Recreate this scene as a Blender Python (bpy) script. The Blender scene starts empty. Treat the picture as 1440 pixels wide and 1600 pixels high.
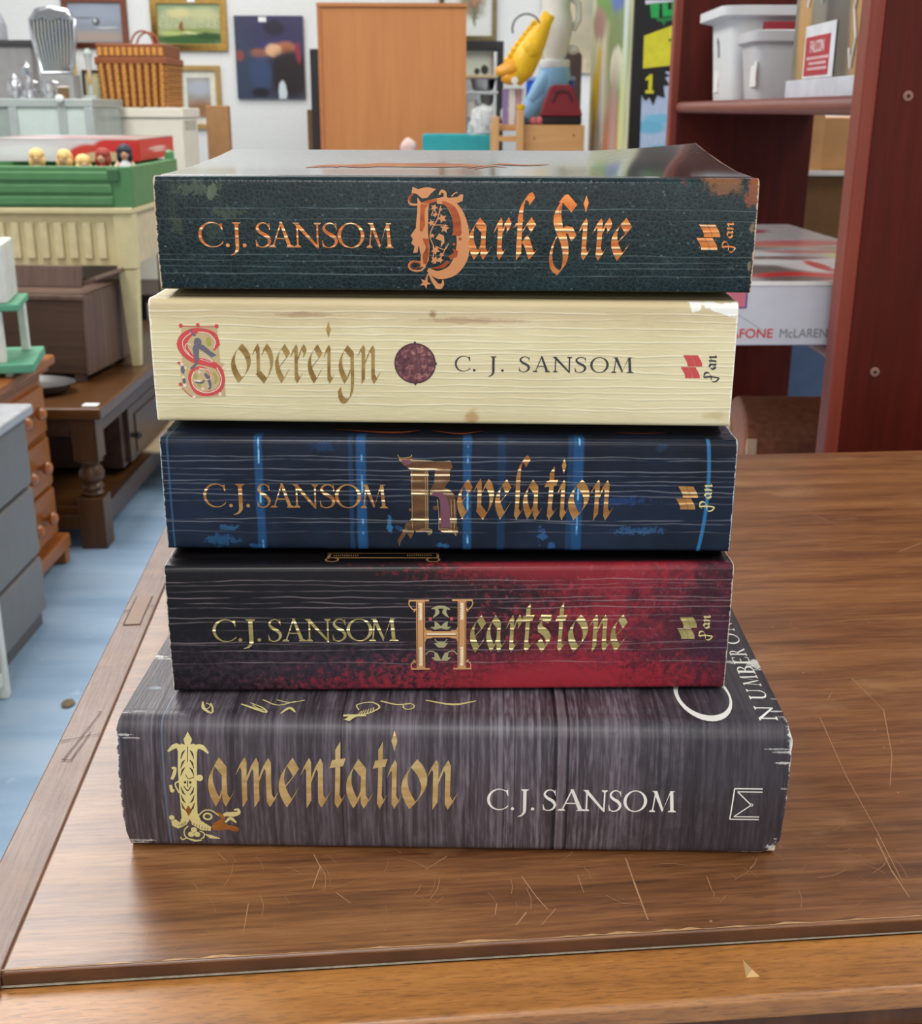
import bpy, bmesh, math, random
from mathutils import Vector, Matrix, geometry
C = bpy.context.scene.collection
SC = bpy.context.scene
random.seed(7)
R = math.radians
TZ = 0.78                      # height of the desk top
CZ = 1.0304                    # height of the lens
# ------------------------------------------------------------------ camera
PITCH, ROLL, FPX = R(18.727), R(0.217), 1852.2
fw = Vector((0, math.cos(PITCH), -math.sin(PITCH)))
up0 = Vector((0, math.sin(PITCH), math.cos(PITCH)))
rt = Vector((1, 0, 0)) * math.cos(ROLL) + up0 * math.sin(ROLL)
up = up0 * math.cos(ROLL) - Vector((1, 0, 0)) * math.sin(ROLL)
cd = bpy.data.cameras.new('camera')
cam = bpy.data.objects.new('camera', cd)
C.objects.link(cam)
cam.matrix_world = Matrix(((rt.x, up.x, -fw.x, 0), (rt.y, up.y, -fw.y, 0), (rt.z, up.z, -fw.z, CZ), (0, 0, 0, 1)))
cd.sensor_fit = 'VERTICAL'
cd.sensor_height = 24
cd.lens = 24 * FPX / 1600
cd.clip_start = 0.02
cd.dof.use_dof = True
cd.dof.focus_distance = 0.395
cd.dof.aperture_fstop = 24
SC.camera = cam

def at(px, py, y):
    """the point at depth y (metres in front of the lens) that the photo shows at px, py"""
    d = fw + rt * ((px - 720) / FPX) - up * ((py - 800) / FPX)
    return Vector((0, 0, CZ)) + d * (y / d.y)
# ------------------------------------------------------------------ world, lamps, exposure
SC.view_settings.view_transform = 'Standard'
SC.view_settings.look = 'None'
SC.view_settings.gamma = 1
SC.view_settings.use_curve_mapping = False
SC.view_settings.exposure = 0.0
w = bpy.data.worlds.new('world')
SC.world = w
w.use_nodes = True
bg = w.node_tree.nodes['Background']
bg.inputs[0].default_value = (1.0, 0.985, 0.96, 1)
bg.inputs[1].default_value = 0.38

def lamp(name, loc, size, power, rot=(0, 0, 0), col=(1, .98, .95)):
    l = bpy.data.lights.new(name, 'AREA')
    l.shape = 'RECTANGLE'
    l.size, l.size_y = size
    l.energy = power
    l.color = col
    o = bpy.data.objects.new(name, l)
    o.location = loc
    o.rotation_euler = rot
    C.objects.link(o)
    return o
# ceiling strip lights in rows
for x, y, p, s in ((-1.35, 2.8, 58, (.9, 1.5)), (-1.5, 5.0, 34, (1.2, 1.8)), (1.30, 3.7, 66, (1.1, 1.9)), (1.3, 5.6, 12, (.8, 1.0)), (-1.4, 0.4, 16, (.6, 1.2)), (1.4, 0.4, 18, (.6, 1.2)), (-.2, -1.3, 32, (.6, 1.2))):
    lamp('ceiling_lamp', (x, y, 2.66), s, p)
# added unseen area light behind the camera, brightens the spines more than the desk
lamp('added_front_fill', (.3, -2.4, 1.55), (2.6, 1.5), 22, (R(90), 0, 0), (1, .985, .96))
# ------------------------------------------------------------------ node helper
def L(c):
    """sRGB 0-255 -> linear"""
    o = []
    for v in c[:3]:
        v = v / 255
        o.append(v / 12.92 if v <= .04045 else ((v + .055) / 1.055) ** 2.4)
    return (o[0], o[1], o[2], 1)

class N:
    def __init__(s, name):
        s.m = bpy.data.materials.new(name)
        s.m.use_nodes = True
        s.t = s.m.node_tree
        s.b = s.t.nodes['Principled BSDF']
        s._c = {}
    def n(s, ty, **k):
        o = s.t.nodes.new(ty)
        for a, v in k.items():
            setattr(o, a, v)
        return o
    def put(s, sock, v):
        if hasattr(v, 'is_output'):
            s.t.links.new(v, sock)
        elif v is not None:
            if hasattr(sock.default_value, '__len__') and not hasattr(v, '__len__'):
                v = (v, v, v)
            if sock.type == 'RGBA' and len(v) == 3:
                v = (*v, 1)
            sock.default_value = v
    def co(s, kind='Object'):
        if kind not in s._c:
            if 'tc' not in s._c:
                s._c['tc'] = s.n('ShaderNodeTexCoord')
            s._c[kind] = s._c['tc'].outputs[kind]
        return s._c[kind]
    def xyz(s, kind='Object'):
        k = 'x' + kind
        if k not in s._c:
            q = s.n('ShaderNodeSeparateXYZ')
            s.t.links.new(s.co(kind), q.inputs[0])
            s._c[k] = q.outputs
        return s._c[k]
    def ma(s, op, a, b=None, c=None, clamp=False):
        q = s.n('ShaderNodeMath', operation=op, use_clamp=clamp)
        s.put(q.inputs[0], a)
        if b is not None: s.put(q.inputs[1], b)
        if c is not None: s.put(q.inputs[2], c)
        return q.outputs[0]
    def sm(s, x, lo, hi):
        q = s.n('ShaderNodeMapRange', interpolation_type='SMOOTHSTEP', clamp=True)
        s.put(q.inputs[0], x)
        s.put(q.inputs[1], lo)
        s.put(q.inputs[2], hi)
        return q.outputs[0]
    def vec(s, x, y, z):
        q = s.n('ShaderNodeCombineXYZ')
        s.put(q.inputs[0], x); s.put(q.inputs[1], y); s.put(q.inputs[2], z)
        return q.outputs[0]
    def sc(s, k, kind='Object', off=(0, 0, 0)):
        q = s.n('ShaderNodeMapping')
        s.t.links.new(s.co(kind), q.inputs[0])
        q.inputs['Scale'].default_value = k
        q.inputs['Location'].default_value = off
        return q.outputs[0]
    def noise(s, v, scale=1, det=4, ro=.55, dist=0):
        q = s.n('ShaderNodeTexNoise')
        s.put(q.inputs['Vector'], v)
        q.inputs['Scale'].default_value = scale
        q.inputs['Detail'].default_value = det
        q.inputs['Roughness'].default_value = ro
        q.inputs['Distortion'].default_value = dist
        return q.outputs['Fac']
    def vor(s, v, scale=1, feature='F1', out='Distance'):
        q = s.n('ShaderNodeTexVoronoi', feature=feature)
        s.put(q.inputs['Vector'], v)
        q.inputs['Scale'].default_value = scale
        return q.outputs[out]
    def mix(s, f, a, b, mode='MIX'):
        q = s.n('ShaderNodeMix', data_type='RGBA', blend_type=mode)
        s.put(q.inputs[0], f)
        s.put(q.inputs[6], a)
        s.put(q.inputs[7], b)
        return q.outputs[2]
    def ramp(s, f, stops):
        q = s.n('ShaderNodeValToRGB')
        s.put(q.inputs[0], f)
        e = q.color_ramp.elements
        while len(e) < len(stops):
            e.new(.5)
        for i, (p, c) in enumerate(stops):
            e[i].position = p
            e[i].color = L(c)
        return q.outputs[0]
    def bump(s, h, st=.3, d=.001, chain=None):
        q = s.n('ShaderNodeBump')
        s.put(q.inputs['Height'], h)
        q.inputs['Strength'].default_value = st
        q.inputs['Distance'].default_value = d
        if chain is not None: s.put(q.inputs['Normal'], chain)
        s.t.links.new(q.outputs[0], s.b.inputs['Normal'])
        return q.outputs[0]
    def set(s, **k):
        for a, v in k.items():
            s.put(s.b.inputs[{'col': 'Base Color', 'ro': 'Roughness', 'me': 'Metallic', 'sp': 'Specular IOR Level', 'tr': 'Transmission Weight', 'al': 'Alpha', 'ior': 'IOR', 'coat': 'Coat Weight', 'cr': 'Coat Roughness', 'ss': 'Subsurface Weight'}[a]], v)
        return s
MATS = {}
def mat(name, col, ro=.5, me=0, var=.08, sc=30, bmp=0, sp=.5, tr=0, coat=0, st=(1, 1, 1)):
    """a plain material with a slight mottling and, if asked, a fine bump"""
    if name in MATS: return MATS[name]
    m = N(name)
    c = L(col)
    nz = m.noise(m.sc(st), sc, 4)
    m.set(col=m.mix(m.sm(nz, .3, .7), tuple(x * (1 - var) for x in c[:3]), tuple(min(1, x * (1 + var)) for x in c[:3])), ro=ro, me=me, sp=sp, tr=tr, coat=coat)
    if bmp: m.bump(nz, bmp, .002)
    MATS[name] = m.m
    return m.m
def wood(name, dark, light, ro=.4, axis='x', fine=1.0, bmp=.12, coat=0, mid=None, cc=(.3, .7), sp=.5):
    if name in MATS: return MATS[name]
    m = N(name)
    lo, hi = 3 * fine, 55 * fine
    k = {'x': (lo, hi, hi), 'y': (hi, lo, hi), 'z': (hi, hi, lo)}[axis]
    a = m.noise(m.sc(k), 1, 5, .6, .6)
    b = m.noise(m.sc(tuple(v * 5 for v in k), off=(3, 1, 2)), 1, 3, .6)
    f = m.ma('ADD', m.ma('MULTIPLY', a, .7), m.ma('MULTIPLY', b, .3))
    st = [(cc[0], dark), (cc[1], light)] if mid is None else [(cc[0], dark), ((cc[0] + cc[1]) / 2, mid), (cc[1], light)]
    m.set(col=m.ramp(f, st), ro=ro, coat=coat, sp=sp)
    m.bump(b, bmp, .0006)
    MATS[name] = m.m
    return m.m
def art(name, base, blobs, ro=.4, wob=.05, sc=6, mott=.06, kind='Generated', uv=('x', 'z'), bmp=0, coat=0):
    """a flat print or painting: soft-edged patches (u, v, ru, rv, colour, softness) over a base"""
    m = N(name)
    o = m.xyz(kind)
    ix = {'x': 0, 'y': 1, 'z': 2}
    nz = m.noise(m.co(kind), sc, 4)
    n2 = m.noise(m.sc((1, 1, 1), kind, (5, 7, 3)), sc, 4)
    u = m.ma('ADD', o[ix[uv[0]]], m.ma('MULTIPLY', m.ma('SUBTRACT', nz, .5), wob * 2))
    v = m.ma('ADD', o[ix[uv[1]]], m.ma('MULTIPLY', m.ma('SUBTRACT', n2, .5), wob * 2))
    b = L(base)
    big = m.noise(m.co(kind), sc * 3, 4)
    col = m.mix(m.sm(big, .3, .7), tuple(x * (1 - mott) for x in b[:3]), tuple(min(1, x * (1 + mott)) for x in b[:3]))
    for (cu, cv, ru, rv, c, so) in blobs:
        du = m.ma('DIVIDE', m.ma('SUBTRACT', u, cu), ru)
        dv = m.ma('DIVIDE', m.ma('SUBTRACT', v, cv), rv)
        d = m.ma('SQRT', m.ma('ADD', m.ma('MULTIPLY', du, du), m.ma('MULTIPLY', dv, dv)))
        col = m.mix(m.sm(d, 1 + so, max(0.02, 1 - so)), col, L(c))
    m.set(col=col, ro=ro, coat=coat)
    if bmp: m.bump(big, bmp, .001)
    return m.m
# ------------------------------------------------------------------ mesh helper
class MB:
    def __init__(s):
        s.v, s.f, s.mi = [], [], []
    def add(s, vs, fs, m=0):
        o = len(s.v)
        s.v += [tuple(v) for v in vs]
        s.f += [tuple(i + o for i in f) for f in fs]
        s.mi += [m] * len(fs)
        return s
    def box(s, x0, x1, y0, y1, z0, z1, m=0, rz=0, piv=None, top=None):
        vs = [(x, y, z) for z in (z0, z1) for y in (y0, y1) for x in (x0, x1)]
        if top:
            cx, cy = (x0 + x1) / 2, (y0 + y1) / 2
            vs = vs[:4] + [(cx + (x - cx) * top[0], cy + (y - cy) * top[1], z) for x, y, z in vs[4:]]
        if rz:
            px, py = piv if piv else ((x0 + x1) / 2, (y0 + y1) / 2)
            c, q = math.cos(rz), math.sin(rz)
            vs = [(px + (x - px) * c - (y - py) * q, py + (x - px) * q + (y - py) * c, z) for x, y, z in vs]
        return s.add(vs, [(0, 2, 3, 1), (4, 5, 7, 6), (0, 1, 5, 4), (2, 6, 7, 3), (0, 4, 6, 2), (1, 3, 7, 5)], m)
    def prism(s, pts, ax, a, b, m=0):
        """polygon pts in the two other axes, extruded along ax from a to b"""
        def p3(p, t):
            return {'x': (t, p[0], p[1]), 'y': (p[0], t, p[1]), 'z': (p[0], p[1], t)}[ax]
        n = len(pts)
        vs = [p3(p, a) for p in pts] + [p3(p, b) for p in pts]
        fs = [tuple(range(n)), tuple(range(2 * n - 1, n - 1, -1))]
        fs += [(i, (i + 1) % n, n + (i + 1) % n, n + i) for i in range(n)]
        return s.add(vs, fs, m)
    def tube(s, path, r, n=8, m=0, closed=False, flat=1.0):
        P = [Vector(p) for p in path]
        k = len(P)
        rr = r if hasattr(r, '__len__') else [r] * k
        vs = []
        pu = None
        for i, p in enumerate(P):
            a = P[i - 1] if (i or closed) else P[i]
            b = P[(i + 1) % k] if (i < k - 1 or closed) else P[i]
            t = (b - a).normalized()
            if pu is None:
                pu = t.orthogonal().normalized()
            pu = (pu - t * pu.dot(t)).normalized()
            w_ = t.cross(pu)
            for j in range(n):
                q = 2 * math.pi * j / n
                vs.append(p + pu * math.cos(q) * rr[i] + w_ * math.sin(q) * rr[i] * flat)
        fs = []
        for i in range(k if closed else k - 1):
            for j in range(n):
                a, b = i * n, ((i + 1) % k) * n
                fs.append((a + j, a + (j + 1) % n, b + (j + 1) % n, b + j))
        if not closed:
            fs += [tuple(range(n - 1, -1, -1)), tuple((k - 1) * n + j for j in range(n))]
        return s.add(vs, fs, m)
    def lathe(s, prof, c=(0, 0, 0), n=24, m=0, axis='z', sx=1, sy=1):
        vs, fs = [], []
        for r_, z in prof:
            for j in range(n):
                q = 2 * math.pi * j / n
                x, y = r_ * math.cos(q) * sx, r_ * math.sin(q) * sy
                p = {'z': (x, y, z), 'x': (z, x, y), 'y': (x, z, y)}[axis]
                vs.append((c[0] + p[0], c[1] + p[1], c[2] + p[2]))
        k = len(prof)
        for i in range(k - 1):
            for j in range(n):
                fs.append((i * n + j, i * n + (j + 1) % n, (i + 1) * n + (j + 1) % n, (i + 1) * n + j))
        fs += [tuple(range(n - 1, -1, -1)), tuple((k - 1) * n + j for j in range(n))]
        return s.add(vs, fs, m)
    def ball(s, c, r, n=14, m=0, wob=0, seed=0):
        rx, ry, rz = r if hasattr(r, '__len__') else (r, r, r)
        rd = random.Random(seed)
        vs, fs = [], []
        k = n // 2 + 1
        for i in range(k):
            th = math.pi * i / (k - 1)
            for j in range(n):
                q = 2 * math.pi * j / n
                e = 1 + (rd.random() - .5) * wob
                vs.append((c[0] + rx * e * math.sin(th) * math.cos(q), c[1] + ry * e * math.sin(th) * math.sin(q), c[2] + rz * e * math.cos(th)))
        for i in range(k - 1):
            for j in range(n):
                fs.append((i * n + j, i * n + (j + 1) % n, (i + 1) * n + (j + 1) % n, (i + 1) * n + j))
        return s.add(vs, fs, m)
    def grid(s, fn, nu, nv, m=0, wrap=False):
        vs = [fn(i / nu, j / nv) for j in range(nv + 1) for i in range(nu + 1)]
        fs = [(j * (nu + 1) + i, j * (nu + 1) + i + 1, (j + 1) * (nu + 1) + i + 1, (j + 1) * (nu + 1) + i) for j in range(nv) for i in range(nu)]
        return s.add(vs, fs, m)
    def xf(s, fn):
        s.v = [tuple(fn(Vector(v))) for v in s.v]
        return s
    def build(s, name, mats, parent=None, bev=0, seg=2, smooth=False, weld=True, loc=None):
        me = bpy.data.meshes.new(name)
        me.from_pydata(s.v, [], s.f)
        if not hasattr(mats, '__len__'): mats = [mats]
        for m in mats: me.materials.append(m)
        for p, i in zip(me.polygons, s.mi): p.material_index = i
        bm = bmesh.new()
        bm.from_mesh(me)
        if weld:
            bmesh.ops.remove_doubles(bm, verts=bm.verts, dist=1e-6)
            bmesh.ops.recalc_face_normals(bm, faces=bm.faces)
        bm.to_mesh(me)
        bm.free()
        o = bpy.data.objects.new(name, me)
        C.objects.link(o)
        if loc: o.location = loc
        if parent: o.parent = parent
        if bev:
            b = o.modifiers.new('bevel', 'BEVEL')
            b.width = bev
            b.segments = seg
            b.limit_method = 'ANGLE'
            b.angle_limit = R(35)
            b.harden_normals = True
        if smooth or bev:
            for p in me.polygons: p.use_smooth = True
            if smooth == 'auto' and not bev:
                e = o.modifiers.new('edges', 'EDGE_SPLIT')
                e.split_angle = R(40)
        return o
def tag(o, label=None, cat=None, group=None, kind=None):
    if label: o['label'] = label
    if cat: o['category'] = cat
    if group: o['group'] = group
    if kind: o['kind'] = kind
    return o
def thing(name, label, cat, loc=(0, 0, 0), rz=0, group=None):
    o = bpy.data.objects.new(name, None)
    o.empty_display_size = .05
    C.objects.link(o)
    o.location = loc
    o.rotation_euler = (0, 0, rz)
    return tag(o, label, cat, group)
def struct(o):
    o['kind'] = 'structure'
    return o
# ------------------------------------------------------------------ the room
fl = N('blue_floor')
fn = fl.noise(fl.sc((1.2, 7, 1)), 1.5, 5, .6)
f2 = fl.noise(fl.sc((9, 9, 9)), 3, 4)
fl.set(col=fl.mix(fl.sm(f2, .62, .8), fl.ramp(fn, [(.3, (126, 152, 178)), (.5, (144, 170, 195)), (.72, (164, 184, 203))]), L((176, 192, 206))), ro=.45)
struct(MB().box(-3.4, 3.4, -2.5, 6.7, -.05, 0).build('floor', fl.m))
wl = mat('white_wall', (232, 233, 231), .8, var=.02, sc=60, bmp=.08)
struct(MB().box(-3.4, 3.4, 6.6, 6.7, 0, 2.7).build('wall_back', wl))
struct(MB().box(-3.4, -3.3, 1.0, 6.6, 0, 2.7).build('wall_left', wl))
struct(MB().box(3.3, 3.4, 1.0, 6.6, 0, 2.7).build('wall_right', wl))
struct(MB().box(-3.4, 3.4, -2.5, 6.7, 2.7, 2.75).build('ceiling', mat('ceiling_paint', (226, 226, 222), .8, var=.02)))
# ------------------------------------------------------------------ the desk
def desk_wood(name, cols, axis='x', orange=False, coat=.55):
    m = N(name)
    k = (5, 75, 75) if axis == 'x' else (75, 5, 75)
    wv = m.noise(m.sc((2.2, 9, 9) if axis == 'x' else (9, 2.2, 9)), 1, 3)
    a = m.noise(m.sc(k), 1, 6, .62, .35)
    k2 = ((95, 700, 700) if orange else (40, 620, 620)) if axis == 'x' else (620, 40, 620)
    b = m.noise(m.sc(k2), 1, 3, .6)
    f = m.ma('ADD', m.ma('MULTIPLY', a, .52), m.ma('ADD', m.ma('MULTIPLY', b, .34), m.ma('MULTIPLY', wv, .16)))
    col = m.ramp(f, [(.32, cols[0]), (.45, cols[1]), (.55, cols[2]), (.72, cols[3])])
    pore = m.noise(m.sc(tuple(v * 1.9 for v in k2), off=(1, 2, 3)), 1, 2, .5)
    col = m.mix(m.ma('MULTIPLY', m.sm(pore, .60, .74), .55) if not orange else m.ma('MULTIPLY', m.sm(pore, .56, .66), m.ma('ADD', .35, m.ma('MULTIPLY', m.sm(wv, .4, .6), .5))), col, L(cols[4]))
    # pale worn scuffs, dust specks
    sp = m.vor(m.sc((130, 130, 130)), 1)
    col = m.mix(m.ma('MULTIPLY', m.sm(sp, .09, .03), m.sm(m.noise(m.co(), 30, 2), .55, .62)), col, L((176, 138, 100)))
    wear = m.noise(m.sc((14, 26, 20), off=(4, 0, 0)), 1, 5, .65)
    col = m.mix(m.ma('MULTIPLY', m.sm(wear, .56, .74), .45), col, L(cols[5]))
    m.set(col=col, ro=m.ma('ADD', .30, m.ma('MULTIPLY', wear, .18)), sp=.6, coat=coat, cr=.33)
    dent = m.noise(m.sc((60, 90, 60)), 1, 4, .6)
    m.bump(m.ma('ADD', m.ma('MULTIPLY', dent, 1.6), m.ma('ADD', m.ma('MULTIPLY', b, .6), m.ma('MULTIPLY', a, .6))), .26, .0007)
    return m.m
top_w = desk_wood('desk_top_wood', [(68, 38, 19), (110, 66, 33), (136, 88, 48), (166, 118, 74), (58, 33, 18), (172, 128, 86)])
strip_w = desk_wood('desk_strip_wood', [(84, 56, 42), (108, 74, 56), (124, 88, 68), (142, 106, 84), (84, 56, 42), (165, 128, 105)], 'y', coat=.0)
rail_w = desk_wood('desk_rail_wood', [(110, 64, 26), (156, 100, 44), (176, 116, 54), (194, 136, 72), (66, 38, 22), (186, 138, 84)], 'x', True)
side_w = wood('desk_side_wood', (62, 36, 22), (104, 64, 40), .45, 'z')
scr_m = mat('bare_scratch_wood', (168, 126, 88), .6)
drk_m = mat('dark_joint', (40, 25, 18), .7)
dust_m = mat('grey_dust_line', (150, 138, 120), .9, var=.2, sc=400)
DR = R(5.4)
DX, DY = 1.12, 0.545
desk = thing('writing_desk', 'scratched brown wooden desk with a worn front rail, under the stack of books', 'desk', (-0.1405, 0.2985, 0), DR)
panel = MB().box(0, DX, 0, DY, TZ - .0075, TZ)
panel.xf(lambda v: Vector((v.x + (.018 * v.y if v.x < .01 else 0), v.y, v.z)))
panel.build('top_panel', top_w, desk, .0012, 2)
MB().box(.0003, DX, -.0004, -.0001, TZ - .0072, TZ - .0013).build('panel_front_shade', mat('edge_shade_brown', (86, 52, 28), .6, var=.2, sc=60), desk)  # thin strip over the panel's front face, its shade put in as darker brown
rd = random.Random(11)
we = MB()
xs = [i * .004 for i in range(90)]
ys = [.0002 + rd.random() ** 3 * .0012 for _ in xs]
for i in range(89):
    we.add([(xs[i], .0004, TZ + .00008), (xs[i + 1], .0004, TZ + .00008), (xs[i + 1], ys[i + 1] + .0004, TZ + .00008), (xs[i], ys[i] + .0004, TZ + .00008)], [(0, 1, 2, 3)])
we.build('rubbed_edge', mat('pale_rubbed_wood', (186, 146, 104), .5, var=.2, sc=200), desk, weld=False)
def scratch(pts, w, mb, z):
    for (a, b) in zip(pts[:-1], pts[1:]):
        d = Vector((b[0] - a[0], b[1] - a[1])); n_ = Vector((-d.y, d.x)).normalized() * w / 2
        mb.add([(a[0] - n_.x, a[1] - n_.y, z), (b[0] - n_.x * .7, b[1] - n_.y * .7, z), (b[0] + n_.x * .7, b[1] + n_.y * .7, z), (a[0] + n_.x, a[1] + n_.y, z)], [(0, 1, 2, 3)])
def dl(px, py, z=TZ):
    """photo point on the desk top -> the desk's own x, y"""
    d = fw + rt * ((px - 720) / FPX) - up * ((py - 800) / FPX)
    p = Vector((0, 0, CZ)) + d * ((z - CZ) / d.z)
    x, y = p.x + .1405, p.y - .2985
    return (x * math.cos(DR) + y * math.sin(DR), -x * math.sin(DR) + y * math.cos(DR))
sm_ = MB()
for ln, wd in ((((977, 1341), (990, 1378), (1012, 1438)), .0011), (((1368, 1310), (1392, 1360), (1420, 1402)), .0009),
               (((815, 1370), (838, 1402), (856, 1422)), .0007), (((490, 1335), (500, 1355), (488, 1388)), .0008),
               (((388, 1412), (380, 1460)), .0006), (((822, 1426), (806, 1446)), .0009), (((868, 1420), (846, 1446)), .0006),
               (((776, 1412), (773, 1430)), .0006), (((902, 1368), (912, 1396)), .0005), (((1104, 1370), (1112, 1392)), .0005),
               (((340, 1333), (354, 1346)), .0006), (((698, 1338), (664, 1360)), .0005), (((525, 1395), (548, 1412)), .0006), (((230, 1455), (226, 1478)), .0005),
               (((1280, 1120), (1320, 1210), (1370, 1300), (1410, 1380)), .0006), (((1330, 1060), (1380, 1110), (1393, 1180), (1390, 1228)), .0006),
               (((1160, 905), (1230, 892)), .0006), (((1225, 985), (1320, 970), (1420, 965)), .0006), (((1280, 860), (1360, 850)), .0006),
               (((1260, 800), (1330, 830)), .0007), (((1405, 862), (1440, 848)), .0007), (((1150, 740), (1210, 732)), .0006)):
    scratch([dl(*p) for p in ln], wd * .62, sm_, TZ + .0001)
rd = random.Random(3)
for i in range(70):
    x, y = rd.uniform(.06, .5), rd.uniform(.005, .5)
    a, l = rd.uniform(0, 6.3), rd.uniform(.004, .022)
    if .0 < x < .3 and .08 < y < .3: continue
    q = [(x, y), (x + l * .5 * math.cos(a), y + l * .5 * math.sin(a)), (x + l * math.cos(a + .3), y + l * math.sin(a + .3))]
    scratch(q, rd.uniform(.00012, .0003), sm_, TZ + .00012)
for i in range(70):
    x, y = rd.uniform(.05, .30), rd.uniform(.003, .058)
    a, l = rd.choice((1.3, 1.8, .5, 2.6)) + rd.uniform(-.4, .4), rd.uniform(.003, .014)
    scratch([(x, y), (x + l * .5 * math.cos(a), y + l * .5 * math.sin(a)), (x + l * math.cos(a + .15), y + l * math.sin(a + .15))], rd.uniform(.00010, .00026), sm_, TZ + .00013)
sm_.build('scratches', scr_m, desk, weld=False)['kind'] = 'stuff'
# left border strip with patched joints
st = MB().box(-.0185, -.0004, -.0255, DY, TZ - .026, TZ - .0012, top=(1, 1))
st.xf(lambda v: Vector((v.x + (.018 if v.x > -.01 else .023) * max(0, v.y), v.y, v.z)))
st.build('border_strip', strip_w, desk, .0012, 2)
pt = MB()
pt.box(-.0135, -.0055, .262, .300, TZ - .002, TZ - .0008)
pt.xf(lambda v: Vector((v.x + .021 * v.y, v.y, v.z)))
pt.build('inlay_patch', mat('patch_wood', (150, 118, 98), .5), desk, .0003)
for x0, y0, x1, y1, w_ in ((-.0148, .262, -.0062, .262, .0006), (-.0062, .262, -.0062, .300, .0003), (-.0148, .262, -.0148, .300, .0003), (-.0175, .2795, -.0148, .281, .0007), (-.0062, .285, .012, .290, .0005),
                        (-.0176, .143, -.0024, .148, .0004), (-.0125, .128, -.006, .168, .0004), (-.006, .168, -.0075, .168, .0004), (-.0135, .128, -.0095, .127, .0006), (-.0095, .127, -.0065, .150, .0004)):
    jm = MB(); scratch([(x0 + .021 * y0 + .0008, y0), (x1 + .021 * y1 + .0008, y1)], w_, jm, TZ - .0007); jm.build('joint_line', drk_m, desk, weld=False)
rl = MB().box(-.0195, DX, -.0262, -.0004, TZ - .014, TZ - .0050)
rl.build('front_rail', rail_w, desk, .0022, 3)
du = MB()
scratch([(-.0195, -.0012), (.3, -.0011), (.6, -.0012)], .0011, du, TZ - .0048)
du.build('dust_line', dust_m, desk, weld=False)
chip = MB().add([(0, 0, 0), (.0045, 0, 0), (.0015, .0085, .0), (.002, .001, .0022)], [(0, 1, 2), (0, 3, 1), (1, 3, 2), (2, 3, 0)])
q = dl(1167, 1531, TZ - .005)
chip.build('splintered_chip', mat('raw_pine', (214, 176, 120), .7), desk, loc=(q[0], q[1] + .001, TZ - .0051))
mo = MB().box(-.017, DX, -.0225, 0, TZ - .024, TZ - .014)
mo.build('moulding', side_w, desk, .002, 2)
dw = MB().box(-.012, DX - .01, -.0285, 0, TZ - .115, TZ - .024)
dw.build('apron', wood('desk_apron_wood', (80, 46, 24), (130, 82, 44), .4, 'x'), desk, .003, 2)
ca = MB().box(-.004, DX - .012, 0, DY - .01, TZ - .115, TZ - .0076)
ca.build('frame', side_w, desk)
for x in (.0, .62):
    pd = MB().box(x - .003 if x == 0 else x, x + .46, .012, DY - .02, .06, TZ - .1152)
    pd.box((x - .003 if x == 0 else x) + .02, x + .44, .03, DY - .04, 0, .06)
    pe = pd.build('pedestal', side_w, desk, .003)
    for z in (.08, .30, .49):
        d_ = MB().box(x + .02, x + .44, -.002, .012, z, z + .165)
        d_ = d_.build('drawer', wood('desk_apron_wood', 0, 0), pe, .003)
        MB().lathe([(.004, 0), (.004, -.01), (.012, -.014), (.014, -.02), (.008, -.026)], (x + .23, -.002, z + .085), 14, axis='y').build('knob', mat('aged_brass', (150, 112, 50), .35, .9), d_, smooth=True)
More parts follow.
